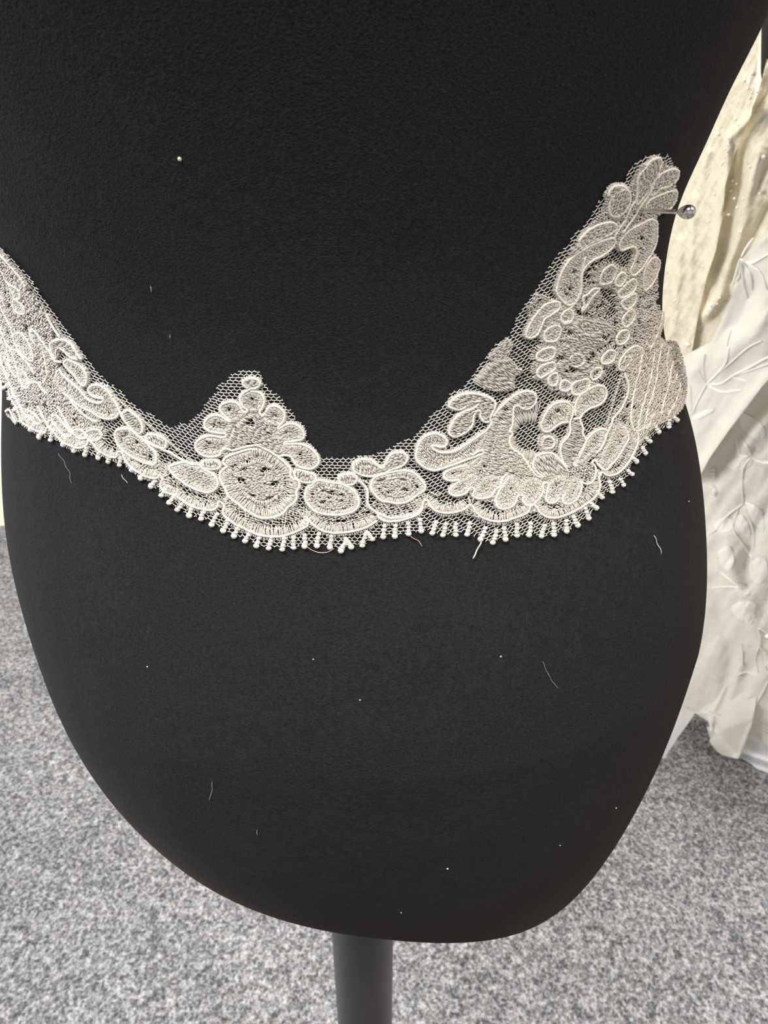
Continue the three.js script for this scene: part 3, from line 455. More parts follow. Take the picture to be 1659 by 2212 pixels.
ringPetals(Z6, [[75, [750, 1150, 750, 1090, 790, 1020, 840, 990, 880, 1020, 870, 1080, 830, 1140]], [70, [870, 1150, 890, 1090, 930, 1055, 965, 1080, 950, 1130, 910, 1170]], [60, [900, 1230, 960, 1160, 1030, 1110, 1050, 1150, 1030, 1210, 960, 1260, 920, 1270]], [60, [925, 1310, 970, 1270, 1040, 1240, 1045, 1290, 1020, 1340, 960, 1370]], [70, [930, 1480, 960, 1410, 1010, 1370, 1038, 1410, 1020, 1470, 960, 1520]], [30, [440, 1480, 415, 1450, 440, 1390, 500, 1370, 520, 1420, 490, 1480]], [80, [640, 1240, 600, 1260, 610, 1330, 590, 1380, 640, 1330, 690, 1250, 740, 1200, 700, 1190]]]);
motif('leaf', Z6, 'rim', [120, 1590, 140, 1530, 180, 1450, 240, 1370, 300, 1320, 370, 1300, 405, 1310, 400, 1360, 340, 1410, 280, 1450, 250, 1520, 210, 1590, 160, 1610], { deg: -50 });
motif('leaf', Z6, 'rim', [380, 1220, 395, 1140, 420, 1060, 470, 970, 540, 900, 620, 850, 720, 800, 800, 770, 860, 760, 870, 800, 830, 860, 760, 910, 680, 950, 620, 1010, 590, 1080, 585, 1170, 570, 1240, 530, 1310, 480, 1330, 430, 1290], { deg: -55 });
motif('stem', Z6, 'none', [620, 920, 590, 1080, 590, 1180, 560, 1280, 500, 1350, 440, 1395, 415, 1450, 445, 1490, 490, 1460], { closed: false });
motif('leaf', Z6, 'rim', [920, 860, 910, 810, 950, 740, 1010, 680, 1090, 640, 1170, 600, 1220, 620, 1225, 690, 1220, 780, 1190, 870, 1140, 950, 1080, 1040, 1020, 1080, 1000, 1040, 1030, 960, 1050, 870, 1030, 835, 970, 850], { deg: 60 });
motif('leaf', Z6, 'rim', [1110, 1150, 1110, 1060, 1150, 970, 1200, 930, 1240, 950, 1240, 1020, 1210, 1110, 1160, 1180, 1120, 1210], { deg: -60 });
motif('leaf', Z6, 'across', [570, 790, 620, 720, 700, 660, 790, 630, 860, 630, 890, 670, 850, 710, 760, 760, 670, 800, 600, 840], { deg: -35 });
motif('leaf', Z6, 'across', [820, 500, 830, 440, 880, 380, 950, 345, 990, 360, 1000, 430, 960, 520, 900, 570, 840, 560], { deg: -50 });
motif('leaf', Z6, 'across', [810, 400, 830, 350, 880, 310, 930, 310, 990, 340, 940, 350, 880, 390, 830, 440], { deg: -40, cord: C([812, 400, 832, 350, 880, 312, 930, 312, 985, 345]) });
motif('leaf', Z6, 'across', [1050, 420, 1060, 330, 1060, 250, 1120, 170, 1190, 90, 1250, 75, 1265, 110, 1240, 190, 1210, 270, 1160, 350, 1100, 420, 1060, 470], { deg: -60 });
motif('leaf', Z6, 'across', [1170, 330, 1220, 250, 1290, 190, 1370, 170, 1410, 190, 1390, 260, 1330, 310, 1250, 340, 1180, 390], { deg: -45 });
motif('leaf', Z6, 'across', [1130, 500, 1160, 440, 1250, 390, 1330, 360, 1390, 360, 1385, 430, 1340, 500, 1260, 530, 1180, 530], { deg: -50 });
motif('stem', Z6, 'none', [1060, 250, 1050, 420, 1000, 500, 960, 600, 900, 690, 860, 760], { closed: false });
motif('stem', Z6, 'none', [1240, 190, 1160, 380, 1090, 480, 1040, 570, 990, 640, 930, 720], { closed: false });
motif('leaf', Z6, 'across', [620, 780, 560, 810, 520, 840, 490, 900, 540, 880, 620, 850], { deg: -40, cord: [] });
motif('leaf', Z5, 'across', [0, 700, 60, 620, 150, 540, 250, 520, 340, 560, 380, 600, 300, 680, 320, 740, 250, 770, 150, 770, 60, 740], { deg: 30, long: 20, cord: [] });
motif('leaf', Z5, 'across', [110, 520, 180, 440, 250, 380, 290, 400, 280, 460, 240, 530, 180, 560], { deg: -30, cord: [] });
// the left end
motif('scroll', Z1, 'rim', [465, 1000, 460, 950, 530, 915, 600, 930, 650, 975, 700, 1060, 720, 1085, 660, 1070, 600, 1040, 540, 990, 505, 1010, 500, 1080], { deg: 30, depth: 6, cord: C([500, 1085, 470, 1020, 462, 950, 530, 915, 600, 930, 650, 975, 700, 1060, 720, 1085]).concat([[[535, 985, 570, 1010, 620, 1060, 690, 1085], false]]) });
motif('leaf', Z1, 'rim', [570, 1120, 600, 1090, 660, 1110, 720, 1150, 760, 1210, 765, 1270, 740, 1310, 700, 1280, 650, 1210, 600, 1160], { deg: 40 });
motif('leaf', Z1, 'across', [285, 830, 330, 850, 380, 920, 440, 1010, 500, 1100, 470, 1090, 400, 1020, 340, 970, 310, 930], { deg: 10, cord: C([345, 975, 312, 930, 285, 850, 300, 825, 345, 865, 390, 930, 445, 1015, 490, 1090, 550, 1110]) });
motif('leaf', Z1, 'rim', [155, 870, 200, 860, 250, 900, 290, 970, 315, 1060, 310, 1100, 260, 1080, 200, 1020, 165, 960], { deg: 50 });
motif('scroll', Z1, 'rim', [530, 1160, 560, 1210, 620, 1270, 700, 1340, 770, 1420, 830, 1450, 890, 1450, 900, 1420, 850, 1410, 785, 1370, 780, 1330, 820, 1305, 880, 1310, 940, 1350, 980, 1410, 1035, 1530, 1000, 1575, 920, 1588, 850, 1560, 760, 1510, 640, 1430, 560, 1370, 500, 1300, 490, 1200],
  { deg: 70, depth: 10, cord: C([530, 1160, 560, 1210, 620, 1270, 700, 1340, 770, 1420, 830, 1450, 890, 1452, 902, 1420, 850, 1412, 795, 1385, 778, 1340, 820, 1305, 880, 1310, 940, 1350, 980, 1410]).concat([[[560, 1370, 620, 1412, 700, 1480, 800, 1530, 880, 1580, 950, 1592, 1015, 1575, 1035, 1540], false]]) });
motif('stem', Z1, 'none', [980, 1410, 1030, 1500, 1070, 1590, 1130, 1660, 1200, 1740, 1290, 1800, 1400, 1850, 1500, 1900, 1600, 1960, 1659, 1985], { closed: false });
motif('oval', Z1, 'across', [1070, 1540, 1110, 1520, 1170, 1560, 1220, 1620, 1230, 1700, 1200, 1720, 1130, 1660, 1080, 1600], { deg: -20 });
motif('oval', Z1, 'across', [1260, 1740, 1300, 1725, 1380, 1740, 1430, 1780, 1420, 1840, 1350, 1820, 1280, 1780], { deg: 70 });
motif('oval', Z1, 'wheel', [1005, 1740, 1010, 1700, 1060, 1680, 1120, 1680, 1170, 1710, 1230, 1760, 1300, 1830, 1340, 1880, 1350, 1940, 1330, 1985, 1260, 1970, 1170, 1930, 1080, 1870, 1020, 1800], { deg: 40 });
ringPetals(Z1, [[40, [890, 1740, 870, 1690, 800, 1690, 750, 1720, 790, 1770, 850, 1775]], [40, [770, 1750, 720, 1690, 660, 1690, 650, 1710, 700, 1760]], [45, [640, 1735, 580, 1650, 500, 1560, 470, 1600, 540, 1700, 590, 1745]], [45, [380, 1630, 330, 1560, 260, 1520, 250, 1560, 300, 1600, 350, 1640]], [60, [240, 1330, 200, 1250, 180, 1170, 220, 1180, 270, 1260, 280, 1320]], [60, [190, 690, 150, 640, 150, 570, 190, 590, 235, 640, 240, 690]], [50, [205, 560, 160, 570, 150, 530, 110, 450, 160, 465, 200, 510]]]);
for (const p of [[80, 960, 110, 980, 150, 1070, 175, 1160, 200, 1260, 240, 1330], [30, 590, 60, 680, 110, 780, 140, 860, 155, 930], [60, 1180, 100, 1260, 150, 1380, 200, 1480, 240, 1560], [0, 760, 50, 860, 90, 960, 100, 1060, 130, 1180], [0, 960, 40, 1060, 60, 1150, 100, 1230], [0, 160, 60, 220, 130, 300, 200, 380, 250, 470], [0, 300, 50, 340, 90, 420, 170, 480], [380, 950, 400, 1030, 420, 1120, 430, 1220, 400, 1290], [300, 1290, 340, 1280, 380, 1330, 430, 1380], [250, 1340, 260, 1300, 310, 1280], [350, 1480, 390, 1560, 430, 1640, 500, 1700], [520, 1490, 560, 1560, 600, 1640, 660, 1720], [600, 1380, 640, 1450, 720, 1540, 800, 1600, 850, 1620], [420, 690, 470, 790, 540, 900], [0, 480, 50, 560, 80, 640], [120, 1000, 170, 1010, 230, 1080, 290, 1150, 320, 1200]]) motif('stem', Z1, 'none', p, { closed: false, r: 0.00045 });
for (const p of [[100, 200, 160, 250, 190, 350, 240, 440, 300, 520], [140, 1040, 190, 1000, 250, 1120, 290, 1200]]) motif('stem', Z8, 'none', p, { closed: false, r: 0.00045 });

// the scalloped edge: a band of upright stitches over a cord, one part per scallop
function scallop(Z, pts, depth = 17) {
  const path = smooth(px(Z, pts), false, 4), soup = new Soup();
  fillRim(soup, path, false, depth, 2.5, 0.0009, null, -1);
  fillRim(soup, path.map(([x, y]) => [x, y + 2]), false, 8, 3.4, 0.0007, null, 1);
  const m = part('scallop', soup.geometry(LACE_AT), thread, lace); workedAreas.push([...path, ...path.slice().reverse().map(([x, y]) => [x, y - depth * 0.8])]);
  part('cord', cordGeometry(px(Z, pts), false), cordThread, m);
}
scallop(Z1, [100, 1350, 130, 1430, 180, 1520, 220, 1620, 290, 1670, 350, 1700, 410, 1715, 425, 1662]);
scallop(Z1, [425, 1662, 460, 1680, 520, 1750, 560, 1790, 640, 1830, 720, 1840, 770, 1805, 775, 1770]);
scallop(Z1, [775, 1770, 810, 1800, 860, 1860, 940, 1910, 1010, 1920, 1018, 1872]);
scallop(Z1, [1018, 1872, 1060, 1880, 1080, 1930, 1130, 2000, 1200, 2050, 1280, 2090, 1350, 2100, 1390, 2060]);
scallop(Z2, [45, 970, 60, 1000, 40, 1060, 80, 1110, 160, 1140, 220, 1180, 300, 1230, 400, 1260, 480, 1265, 520, 1240, 530, 1197, 555, 1195]);
scallop(Z2, [555, 1195, 580, 1230, 570, 1290, 620, 1350, 700, 1400, 780, 1440, 860, 1475, 950, 1490, 1060, 1490, 1150, 1465, 1230, 1430, 1285, 1395, 1285, 1365, 1250, 1340], 22);
scallop(Z3, [60, 860, 85, 850, 120, 890, 160, 930, 220, 965, 300, 985, 400, 985, 500, 970, 580, 945, 640, 915, 692, 880], 20);
scallop(Z3, [690, 830, 720, 870, 780, 890, 860, 885, 950, 862, 1030, 830, 1065, 790, 1072, 740, 1085, 712, 1115, 712, 1130, 740], 14);
scallop(Z4, [170, 1195, 195, 1240, 240, 1275, 300, 1290, 370, 1290, 450, 1270, 490, 1250, 515, 1225, 545, 1225], 18);
scallop(Z4, [545, 1225, 560, 1260, 600, 1310, 660, 1345, 740, 1365, 820, 1360, 900, 1335, 970, 1310, 1020, 1280, 1030, 1240, 1060, 1220], 20);
scallop(Z4, [1060, 1220, 1085, 1240, 1110, 1280, 1160, 1320, 1230, 1335, 1320, 1315, 1400, 1280, 1470, 1240, 1540, 1190, 1600, 1130, 1622, 1060, 1612, 990, 1630, 950], 18);
scallop(Z5, [920, 1395, 950, 1382, 980, 1402, 1040, 1400, 1100, 1360, 1150, 1300, 1190, 1220, 1212, 1150, 1210, 1080], 12);
scallop(Z5, [1210, 1080, 1240, 1060, 1280, 1050, 1310, 990, 1340, 930], 10);

// loose ground stitches between the motifs
{
  const grounds = [
    [px(Z1, [-80, 150, 60, 190, 250, 410, 340, 560, 430, 680, 470, 790, 470, 900, 500, 1080, 560, 1250, 760, 1480, 880, 1600, 900, 1680, 800, 1790, 640, 1820, 420, 1680, 260, 1620, 160, 1440, 60, 1290, -80, 1200]), 2.4, 55],
    [px(Z1, [1020, 1870, 1340, 1980, 1520, 1960, 1659, 2000, 1600, 2110, 1390, 2090, 1200, 2040]), 3.2, 60],
    [px(Z2, [0, 830, 120, 890, 130, 960, 300, 1080, 520, 1130, 540, 1200, 300, 1220, 60, 1080]), 3.6, 40],
    [px(Z2, [520, 920, 560, 1080, 700, 1230, 950, 1350, 1120, 1280, 1240, 1060, 1290, 1300, 1050, 1440, 800, 1420, 580, 1250]), 3.8, 20],
    [px(Z3, [100, 780, 300, 850, 520, 820, 640, 720, 720, 740, 900, 750, 1080, 640, 1230, 650, 1200, 740, 900, 850, 640, 880, 300, 950, 80, 840]), 3.6, -20],
    [px(Z4, [500, 880, 640, 780, 700, 560, 740, 440, 860, 560, 860, 720, 1000, 880, 1100, 1000, 1340, 950, 1480, 840, 1560, 880, 1600, 1100, 1300, 1280, 800, 1300, 560, 1160, 440, 1000]), 2.9, 30],
    [px(Z5, [380, 60, 480, 40, 640, 100, 780, 240, 700, 400, 620, 480, 560, 740, 700, 800, 860, 700, 960, 560, 1100, 420, 1200, 80, 1330, 60, 1370, 200, 1360, 400, 1500, 480, 1560, 700, 1560, 860, 1480, 960, 1300, 1080, 1200, 1240, 1000, 1360, 880, 1300, 960, 1040, 1120, 800, 1080, 660, 860, 760, 740, 960, 620, 900, 540, 940, 460, 760, 420, 600, 500, 400, 420, 300]), 2.8, -50],
    [px(Z6, [560, 800, 740, 560, 820, 400, 1000, 320, 1080, 140, 1240, 80, 1400, 190, 1380, 440, 1230, 580, 1220, 860, 1240, 1080, 1240, 1260, 1260, 1400, 1100, 1500, 900, 1560, 700, 1600, 400, 1600, 240, 1600, 300, 1420, 400, 1240, 420, 1040]), 2.8, -50],
    [px(Z3, [1130, 740, 1200, 690, 1420, 770, 1480, 740, 1659, 840, 1600, 880, 1300, 800, 1180, 800]), 3.6, 10]];
  for (const [poly, gap, deg] of grounds) {
    const soup = new Soup(), clear = (x, y) => !open(x, y) && inside(outline, x, y) && noise.noise(x * 0.06, y * 0.06, 12) > -0.42;
    fillAcross(soup, poly, deg, gap * 1.25, 12, 0.0007, clear); fillAcross(soup, poly, deg + 75, gap * 1.9, 9, 0.0009, (x, y) => clear(x, y) && noise.noise(x * 0.1, y * 0.1, 2) > -0.1);
    const m = part('ground_stitching', soup.geometry(LACE_AT), thread, lace); m.userData.kind = 'stuff';
  }
}
// the picot edge: little stacks of knotted loops
{
  const path = smooth(edgeLow, false, 2); let last = -30;
  for (let i = 4; i < path.length - 8; i++) {
    const along = i * 2; if (along - last < 26 + jit(3)) continue; last = along;
    const [x, y] = path[i], [a, b] = path[i + 4], l = hypot(a - x, b - y); let nx = -(b - y) / l, ny = (a - x) / l;   // towards the scallops
    nx = nx * 0.8 + 0.12; const soup = new Soup(), len = x < 330 || x > 1330 ? 15 : 24, n = len > 20 ? 4 : 3;
    for (let k = 0; k < n; k++) {
      const t = k / (n - 1) * len - 1, cx = x + nx * t + jit(1), cy = y + ny * t + jit(0.8), wd = (k ? 5.4 : 6.4) * (len > 20 ? 1 : 0.8), s = spot(cx, cy);
      soup.blob(s.p.clone().addScaledVector(s.n, 0.0010), (k ? 0.00085 : 0.00108) * (0.85 + 0.3 * rnd()), s.n, 0.7);
      for (const q of [-1.2, 1.2]) stitch(soup, cx - wd, cy + q + jit(0.8), cx + wd, cy + q + jit(0.8), 0.0010, 0.0003, 0.0007);
    }
    stitch(soup, x - 2, y, x - 2 + nx * len, y + ny * len, 0.0008, 0.0003, 0.0003); stitch(soup, x + 2, y, x + 2 + nx * len, y + ny * len, 0.0008, 0.0003, 0.0003);
    part('picot', soup.geometry(LACE_AT), cordThread, lace);
  }
}
// ------------------------------------------------------------------ the bridal dress behind, on a black form of its own
{
  const AT = V(0.565, 0, -0.52);
  const back = group('dress_form', AT, 'black dress form mostly hidden inside the ivory bridal dress', 'dress form');
  part('torso', new THREE.LatheGeometry([[0, 0.98], [0.07, 0.99], [0.1, 1.02], [0.13, 1.07], [0.16, 1.14], [0.185, 1.24], [0.18, 1.34], [0.13, 1.42], [0.06, 1.45], [0.05, 1.52], [0, 1.525]].map(([r, y]) => new THREE.Vector2(r, y)), 64).scale(1.03, 1, 0.5), velvet, back);
  part('arm', new THREE.CylinderGeometry(0.014, 0.014, 0.52, 24).rotateX(PI / 2).rotateZ(0).translate(0, 1.05, -0.31).rotateY(0), darkMetal, back);
  part('pole', lathe([[0, 1.08], [0.018, 1.08], [0.018, 0.02], [0, 0.02]]).translate(0, 0, -0.56), darkMetal, back);
  part('base_plate', lathe([[0, 0], [0.12, 0], [0.125, 0.005], [0.115, 0.016], [0.03, 0.022], [0, 0.04]], 64).translate(0, 0, -0.56), darkMetal, back);

  const dress = group('bridal_dress', AT, 'ivory bridal dress with beaded bodice, leaf-embroidered tulle and satin underskirt', 'dress');
  const lerp = (a, b, t) => a + (b - a) * t;
  const along = (path, y) => { if (y <= path[0][1]) return path[0][0]; for (let i = 1; i < path.length; i++) if (y <= path[i][1]) return lerp(path[i - 1][0], path[i][0], (y - path[i - 1][1]) / (path[i][1] - path[i - 1][1] || 1)); return path[path.length - 1][0]; };
  const lean = spline([-1690, -1300, -900, -500, 0].map((v) => v).reverse().map((v) => v), [0.66, 0.71, 0.77, 0.83, 0.87]);
  const depthAt = (x, y) => lean(-y) + 0.12 * max(0, (1680 - x) / 170) ** 1.4;
  const ridge = (list) => (x, y) => { let d = 0; for (const [p, w, h] of list) { const q = distanceTo(p, x, y) / w; if (q < 3) d += h * Math.exp(-q * q); } return d; };
  const crumple = (amp, f, ang = 0) => (x, y) => { const c = cos(ang), s = sin(ang), u = x * c + y * s, v = -x * s + y * c; return amp * (noise.noise(u * f, v * f * 0.16, 1) + 0.5 * noise.noise(u * f * 2.3, v * f * 0.4, 5) + 0.25 * noise.noise(u * f * 5, v * f * 2, 7)); };
  const surfaces = {};
  function cloth(name, left, right, offset, folds, m, step = 5) {
    const L = pairs(left), R = pairs(right), y0 = max(L[0][1], R[0][1]), y1 = min(L[L.length - 1][1], R[R.length - 1][1]), ny = Math.ceil((y1 - y0) / step), nx = 64, p = [], uv = [], idx = [];
    const at = (x, y, out = 0) => ahead(x, y, depthAt(x, y) + offset - folds(x, y) - out);
    for (let j = 0; j <= ny; j++) for (let i = 0; i <= nx; i++) { const y = lerp(y0, y1, j / ny), a = along(L, y), b = along(R, y), x = lerp(a, b, (i / nx) ** 1.25), v = at(x, y); p.push(v.x - AT.x, v.y - AT.y, v.z - AT.z); uv.push((v.x - v.z) * 0.8, v.y); }
    for (let j = 0; j < ny; j++) for (let i = 0; i < nx; i++) { const a = j * (nx + 1) + i, b = a + nx + 1; idx.push(a, b, a + 1, a + 1, b, b + 1); }
    const g = new THREE.BufferGeometry(); g.setAttribute('position', new THREE.Float32BufferAttribute(p, 3)); g.setAttribute('uv', new THREE.Float32BufferAttribute(uv, 2)); g.setIndex(idx); g.computeVertexNormals();
    surfaces[name] = at;
    return part(name, g, m, dress);
  }
  const weave = (() => { const n = 512, a = cells(n, [[128, 0.5], [48, 0.5], [20, 0.5]]); return { relief: texture(n, (x, y) => { const v = 255 * a[y * n + x] / 1.5; return [v, v, v]; }, 5), lace: texture(n, (x, y) => { const v = a[y * n + x] / 1.5, k = max(0, min(1, (v - 0.30) * 3.2)); return [211 + 13 * k, 202 + 14 * k, 178 + 18 * k]; }, 4, true) }; })();
  const beaded = MAT({ map: weave.lace, bumpMap: weave.relief, bumpScale: 0.0006, roughness: 0.8 });
  const tulle = MAT({ color: new THREE.Color().setRGB(0.83, 0.80, 0.72), bumpMap: weave.relief, bumpScale: 0.0008, roughness: 0.75, transmission: 0.12, thickness: 0 });
  const chiffon = MAT({ color: new THREE.Color().setRGB(0.77, 0.735, 0.645), bumpMap: weave.relief, bumpScale: 0.0012, roughness: 0.75 });
  const satin = MAT({ color: new THREE.Color().setRGB(0.80, 0.80, 0.82), roughness: 0.4 });
  const lining = MAT({ color: new THREE.Color().setRGB(0.66, 0.63, 0.62), roughness: 0.6 });
  const embroidery = MAT({ color: new THREE.Color().setRGB(0.90, 0.87, 0.79), roughness: 0.5 });
  const DIR = -1.16;                                        // the bodice pleats run up to the right

  cloth('bodice_panel', [1560, 30, 1540, 120, 1450, 330, 1380, 480, 1340, 640, 1330, 820], [1652, 30, 1642, 66, 1638, 110, 1632, 190, 1622, 248, 1604, 290, 1580, 350, 1566, 400, 1562, 460, 1546, 540, 1526, 600, 1508, 680, 1494, 760, 1470, 820], 0.0,
    (() => { const f = crumple(0.0035, 0.05, 0.42), r = ridge([[pairs([1610, 170, 1640, 215]), 8, 0.004], [pairs([1625, 250, 1575, 300, 1565, 400, 1545, 540, 1522, 610]), 9, 0.012], [pairs([1500, 430, 1495, 520, 1490, 640]), 8, 0.006], [pairs([1530, 330, 1510, 430]), 10, 0.005], [pairs([1470, 520, 1462, 640, 1455, 720]), 9, 0.007]]); return (x, y) => f(x, y) + r(x, y); })(), beaded);
  cloth('side_panel', [1656, 128, 1647, 165, 1635, 205, 1610, 270, 1570, 350, 1545, 480, 1510, 640, 1440, 760, 1430, 830], [1900, 40, 1900, 900], 0.014,
    (() => { const f = crumple(0.0055, 0.04, 0.42), r = ridge([[pairs([1600, 260, 1580, 400, 1565, 450]), 10, -0.014], [pairs([1640, 330, 1605, 480, 1560, 620]), 12, 0.012], [pairs([1659, 450, 1610, 550, 1590, 600]), 10, -0.008], [pairs([1555, 640, 1530, 680]), 12, 0.02]]); return (x, y) => f(x, y) + r(x, y); })(), beaded);
  cloth('skirt', [1400, 780, 1400, 1000, 1440, 1400, 1462, 1530, 1500, 1540, 1532, 1560, 1600, 1578, 1618, 1586], [1900, 600, 1900, 1586], 0.012,
    (() => { const f = crumple(0.008, 0.018, 0.5), r = ridge([[pairs([1659, 860, 1600, 950, 1540, 1030]), 16, -0.014], [pairs([1659, 900, 1610, 960]), 18, 0.012], [pairs([1560, 1020, 1545, 1080]), 10, 0.006], [pairs([1659, 1100, 1620, 1160, 1610, 1260]), 16, -0.009], [pairs([1560, 1160, 1600, 1290, 1640, 1400]), 22, 0.012], [pairs([1540, 1260, 1580, 1420, 1560, 1540]), 14, -0.007], [pairs([1600, 1440, 1570, 1540]), 12, 0.006]]); return (x, y) => f(x, y) + r(x, y); })(), chiffon, 6);
  cloth('skirt_hem', [1640, 1586, 1659, 1616, 1760, 1640], [1900, 1586, 1900, 1640], 0.012, crumple(0.005, 0.02), chiffon);
  cloth('overskirt', [1690, 470, 1659, 498, 1625, 535, 1599, 562, 1592, 615, 1578, 645, 1560, 690, 1536, 738, 1478, 768, 1420, 790, 1420, 1035], [1900, 380, 1900, 700, 1690, 790, 1645, 835, 1612, 880, 1572, 932, 1532, 990, 1508, 1035], -0.022,
    (() => { const f = crumple(0.006, 0.013, 0.5), r = ridge([[pairs([1598, 560, 1560, 690, 1500, 800]), 14, 0.006], [pairs([1620, 640, 1600, 700]), 26, -0.01], [pairs([1526, 830, 1560, 900]), 14, -0.006], [pairs([1659, 820, 1600, 890, 1520, 1010]), 18, 0.012], [pairs([1640, 700, 1560, 780]), 30, 0.01]]); return (x, y) => f(x, y) + r(x, y); })(), tulle);
  cloth('sheer_flap', [1520, 1440, 1500, 1500, 1500, 1540, 1524, 1541, 1537, 1583, 1531, 1602, 1546, 1620, 1561, 1632, 1590, 1639], [1640, 1440, 1632, 1520, 1622, 1570, 1606, 1615, 1595, 1639], -0.004,
    (() => { const r = ridge([[pairs([1580, 1455, 1540, 1540, 1535, 1580]), 6, 0.005], [pairs([1545, 1570, 1590, 1625]), 9, -0.006], [pairs([1620, 1570, 1594, 1636]), 5, 0.004]]); return (x, y) => r(x, y) - 0.045 * max(0, (1590 - 0.35 * (x - 1520) - y) / 150); })(), tulle, 4);
  cloth('underskirt', [1526, 1570, 1532, 1590, 1535, 1616, 1561, 1643, 1588, 1666, 1633, 1681, 1659, 1690, 1720, 1712], [1900, 1540, 1900, 1712], 0.022, (() => { const r = ridge([[pairs([1600, 1625, 1659, 1648]), 7, 0.007], [pairs([1610, 1655, 1659, 1668]), 6, 0.005], [pairs([1570, 1645, 1659, 1688]), 5, 0.004]]); return (x, y) => r(x, y) + 0.003 * noise.noise(x * 0.02, y * 0.05, 2); })(), satin, 4);
  cloth('lining', [1466, 1528, 1462, 1540, 1430, 1634, 1428, 1637], [1474, 1528, 1501, 1538, 1497, 1547, 1466, 1590, 1441, 1628, 1437, 1637], -0.145, crumple(0.003, 0.02), lining, 4);

  // embroidered sprays and leaves, each lying on its layer
  function cordOn(surface, path, w, name = 'vein') {
    const soup = new Soup(), pts = smooth(pairs(path), false, 4).map(([x, y]) => surfaces[surface](x, y, 0.0012)), n = pts.length;
    soup.tube(pts, (k) => w * (0.75 + 0.25 * sin(PI * k / n)) * (1 + 0.15 * noise.noise(k * 0.4, 1, 3)), V(-0.5, 0.4, 0.75), 6, 0.6, true);
    return part(name, soup.geometry(AT), embroidery, dress);
  }
  function leafOn(surface, outlinePts, name = 'leaf') {
    const poly = smooth(pairs(outlinePts), true, 4), c = centre(poly), p = [], idx = [], nr = 5, n = poly.length;
    for (let r = 0; r <= nr; r++) for (let k = 0; k < n; k++) { const t = (1 - r / nr) * (1 + 0.13 * noise.noise(k * 0.55, 3, c[0])), x = c[0] + (poly[k][0] - c[0]) * t, y = c[1] + (poly[k][1] - c[1]) * t, v = surfaces[surface](x, y, 0.0008 + 0.0008 * sqrt(max(0, 1 - t * t)) + 0.0008 * noise.noise(x * 0.25, y * 0.25, 4)); p.push(v.x - AT.x, v.y - AT.y, v.z - AT.z); }
    for (let r = 0; r < nr; r++) for (let k = 0; k < n; k++) { const a = r * n + k, b = r * n + (k + 1) % n; idx.push(a, a + n, b, b, a + n, b + n); }
    const g = new THREE.BufferGeometry(); g.setAttribute('position', new THREE.Float32BufferAttribute(p, 3)); g.setIndex(idx); g.computeVertexNormals();
    return part(name, g, embroidery, dress);
  }
  for (const [w, p] of [[0.0026, [1526, 830, 1548, 808, 1568, 782, 1575, 750]], [0.0026, [1526, 830, 1558, 828, 1582, 812, 1620, 793, 1659, 772, 1690, 765]], [0.002, [1582, 812, 1620, 800, 1659, 786, 1690, 776]], [0.0022, [1526, 830, 1514, 812, 1506, 796]], [0.0022, [1528, 832, 1558, 846, 1602, 842]], [0.0024, [1526, 830, 1510, 860, 1496, 892]], [0.0022, [1524, 828, 1519, 790, 1522, 764]], [0.0018, [1575, 812, 1600, 820, 1614, 824]], [0.0018, [1530, 826, 1570, 790, 1620, 748, 1645, 736]], [0.002, [1491, 834, 1492, 868, 1493, 890]], [0.0018, [1570, 750, 1572, 735, 1578, 712]],
    [0.0028, [1598, 559, 1620, 568, 1642, 560]], [0.0028, [1598, 559, 1590, 590, 1581, 620]], [0.0026, [1600, 560, 1606, 610, 1614, 645]], [0.0026, [1600, 560, 1620, 590, 1624, 627]], [0.0026, [1602, 562, 1640, 585, 1657, 627]], [0.0022, [1600, 556, 1612, 535, 1627, 514]], [0.0022, [1596, 562, 1598, 590, 1586, 612]], [0.002, [1640, 560, 1670, 545, 1700, 550]]]) cordOn('overskirt', p, w * 0.6);
  leafOn('overskirt', [1493, 904, 1505, 893, 1525, 886, 1541, 884, 1535, 893, 1515, 902, 1499, 908]);
  for (const [w, p] of [[0.003, [1591, 948, 1595, 970, 1598, 983, 1620, 986]], [0.0028, [1601, 946, 1615, 968, 1625, 987, 1644, 998, 1675, 1000]], [0.003, [1622, 988, 1606, 1010, 1603, 1050, 1605, 1088]], [0.0026, [1605, 1088, 1570, 1115, 1545, 1145, 1528, 1155]], [0.0026, [1595, 1100, 1583, 1140, 1600, 1170, 1624, 1205]], [0.0026, [1607, 1090, 1622, 1130, 1628, 1160, 1626, 1195]], [0.0024, [1610, 1085, 1635, 1100, 1650, 1130, 1648, 1150]], [0.0024, [1535, 1270, 1580, 1268, 1625, 1274]], [0.0022, [1555, 1235, 1580, 1255, 1610, 1275]], [0.0024, [1637, 1357, 1641, 1390, 1632, 1420, 1637, 1455]], [0.0024, [1641, 1395, 1652, 1440, 1659, 1455]], [0.0022, [1637, 1357, 1650, 1364, 1659, 1372]], [0.0022, [1602, 1390, 1604, 1420, 1602, 1440]], [0.0022, [1590, 1462, 1600, 1455, 1612, 1452, 1636, 1460]], [0.0022, [1630, 1525, 1645, 1500, 1659, 1470]]]) cordOn('skirt', p, w * 0.65);
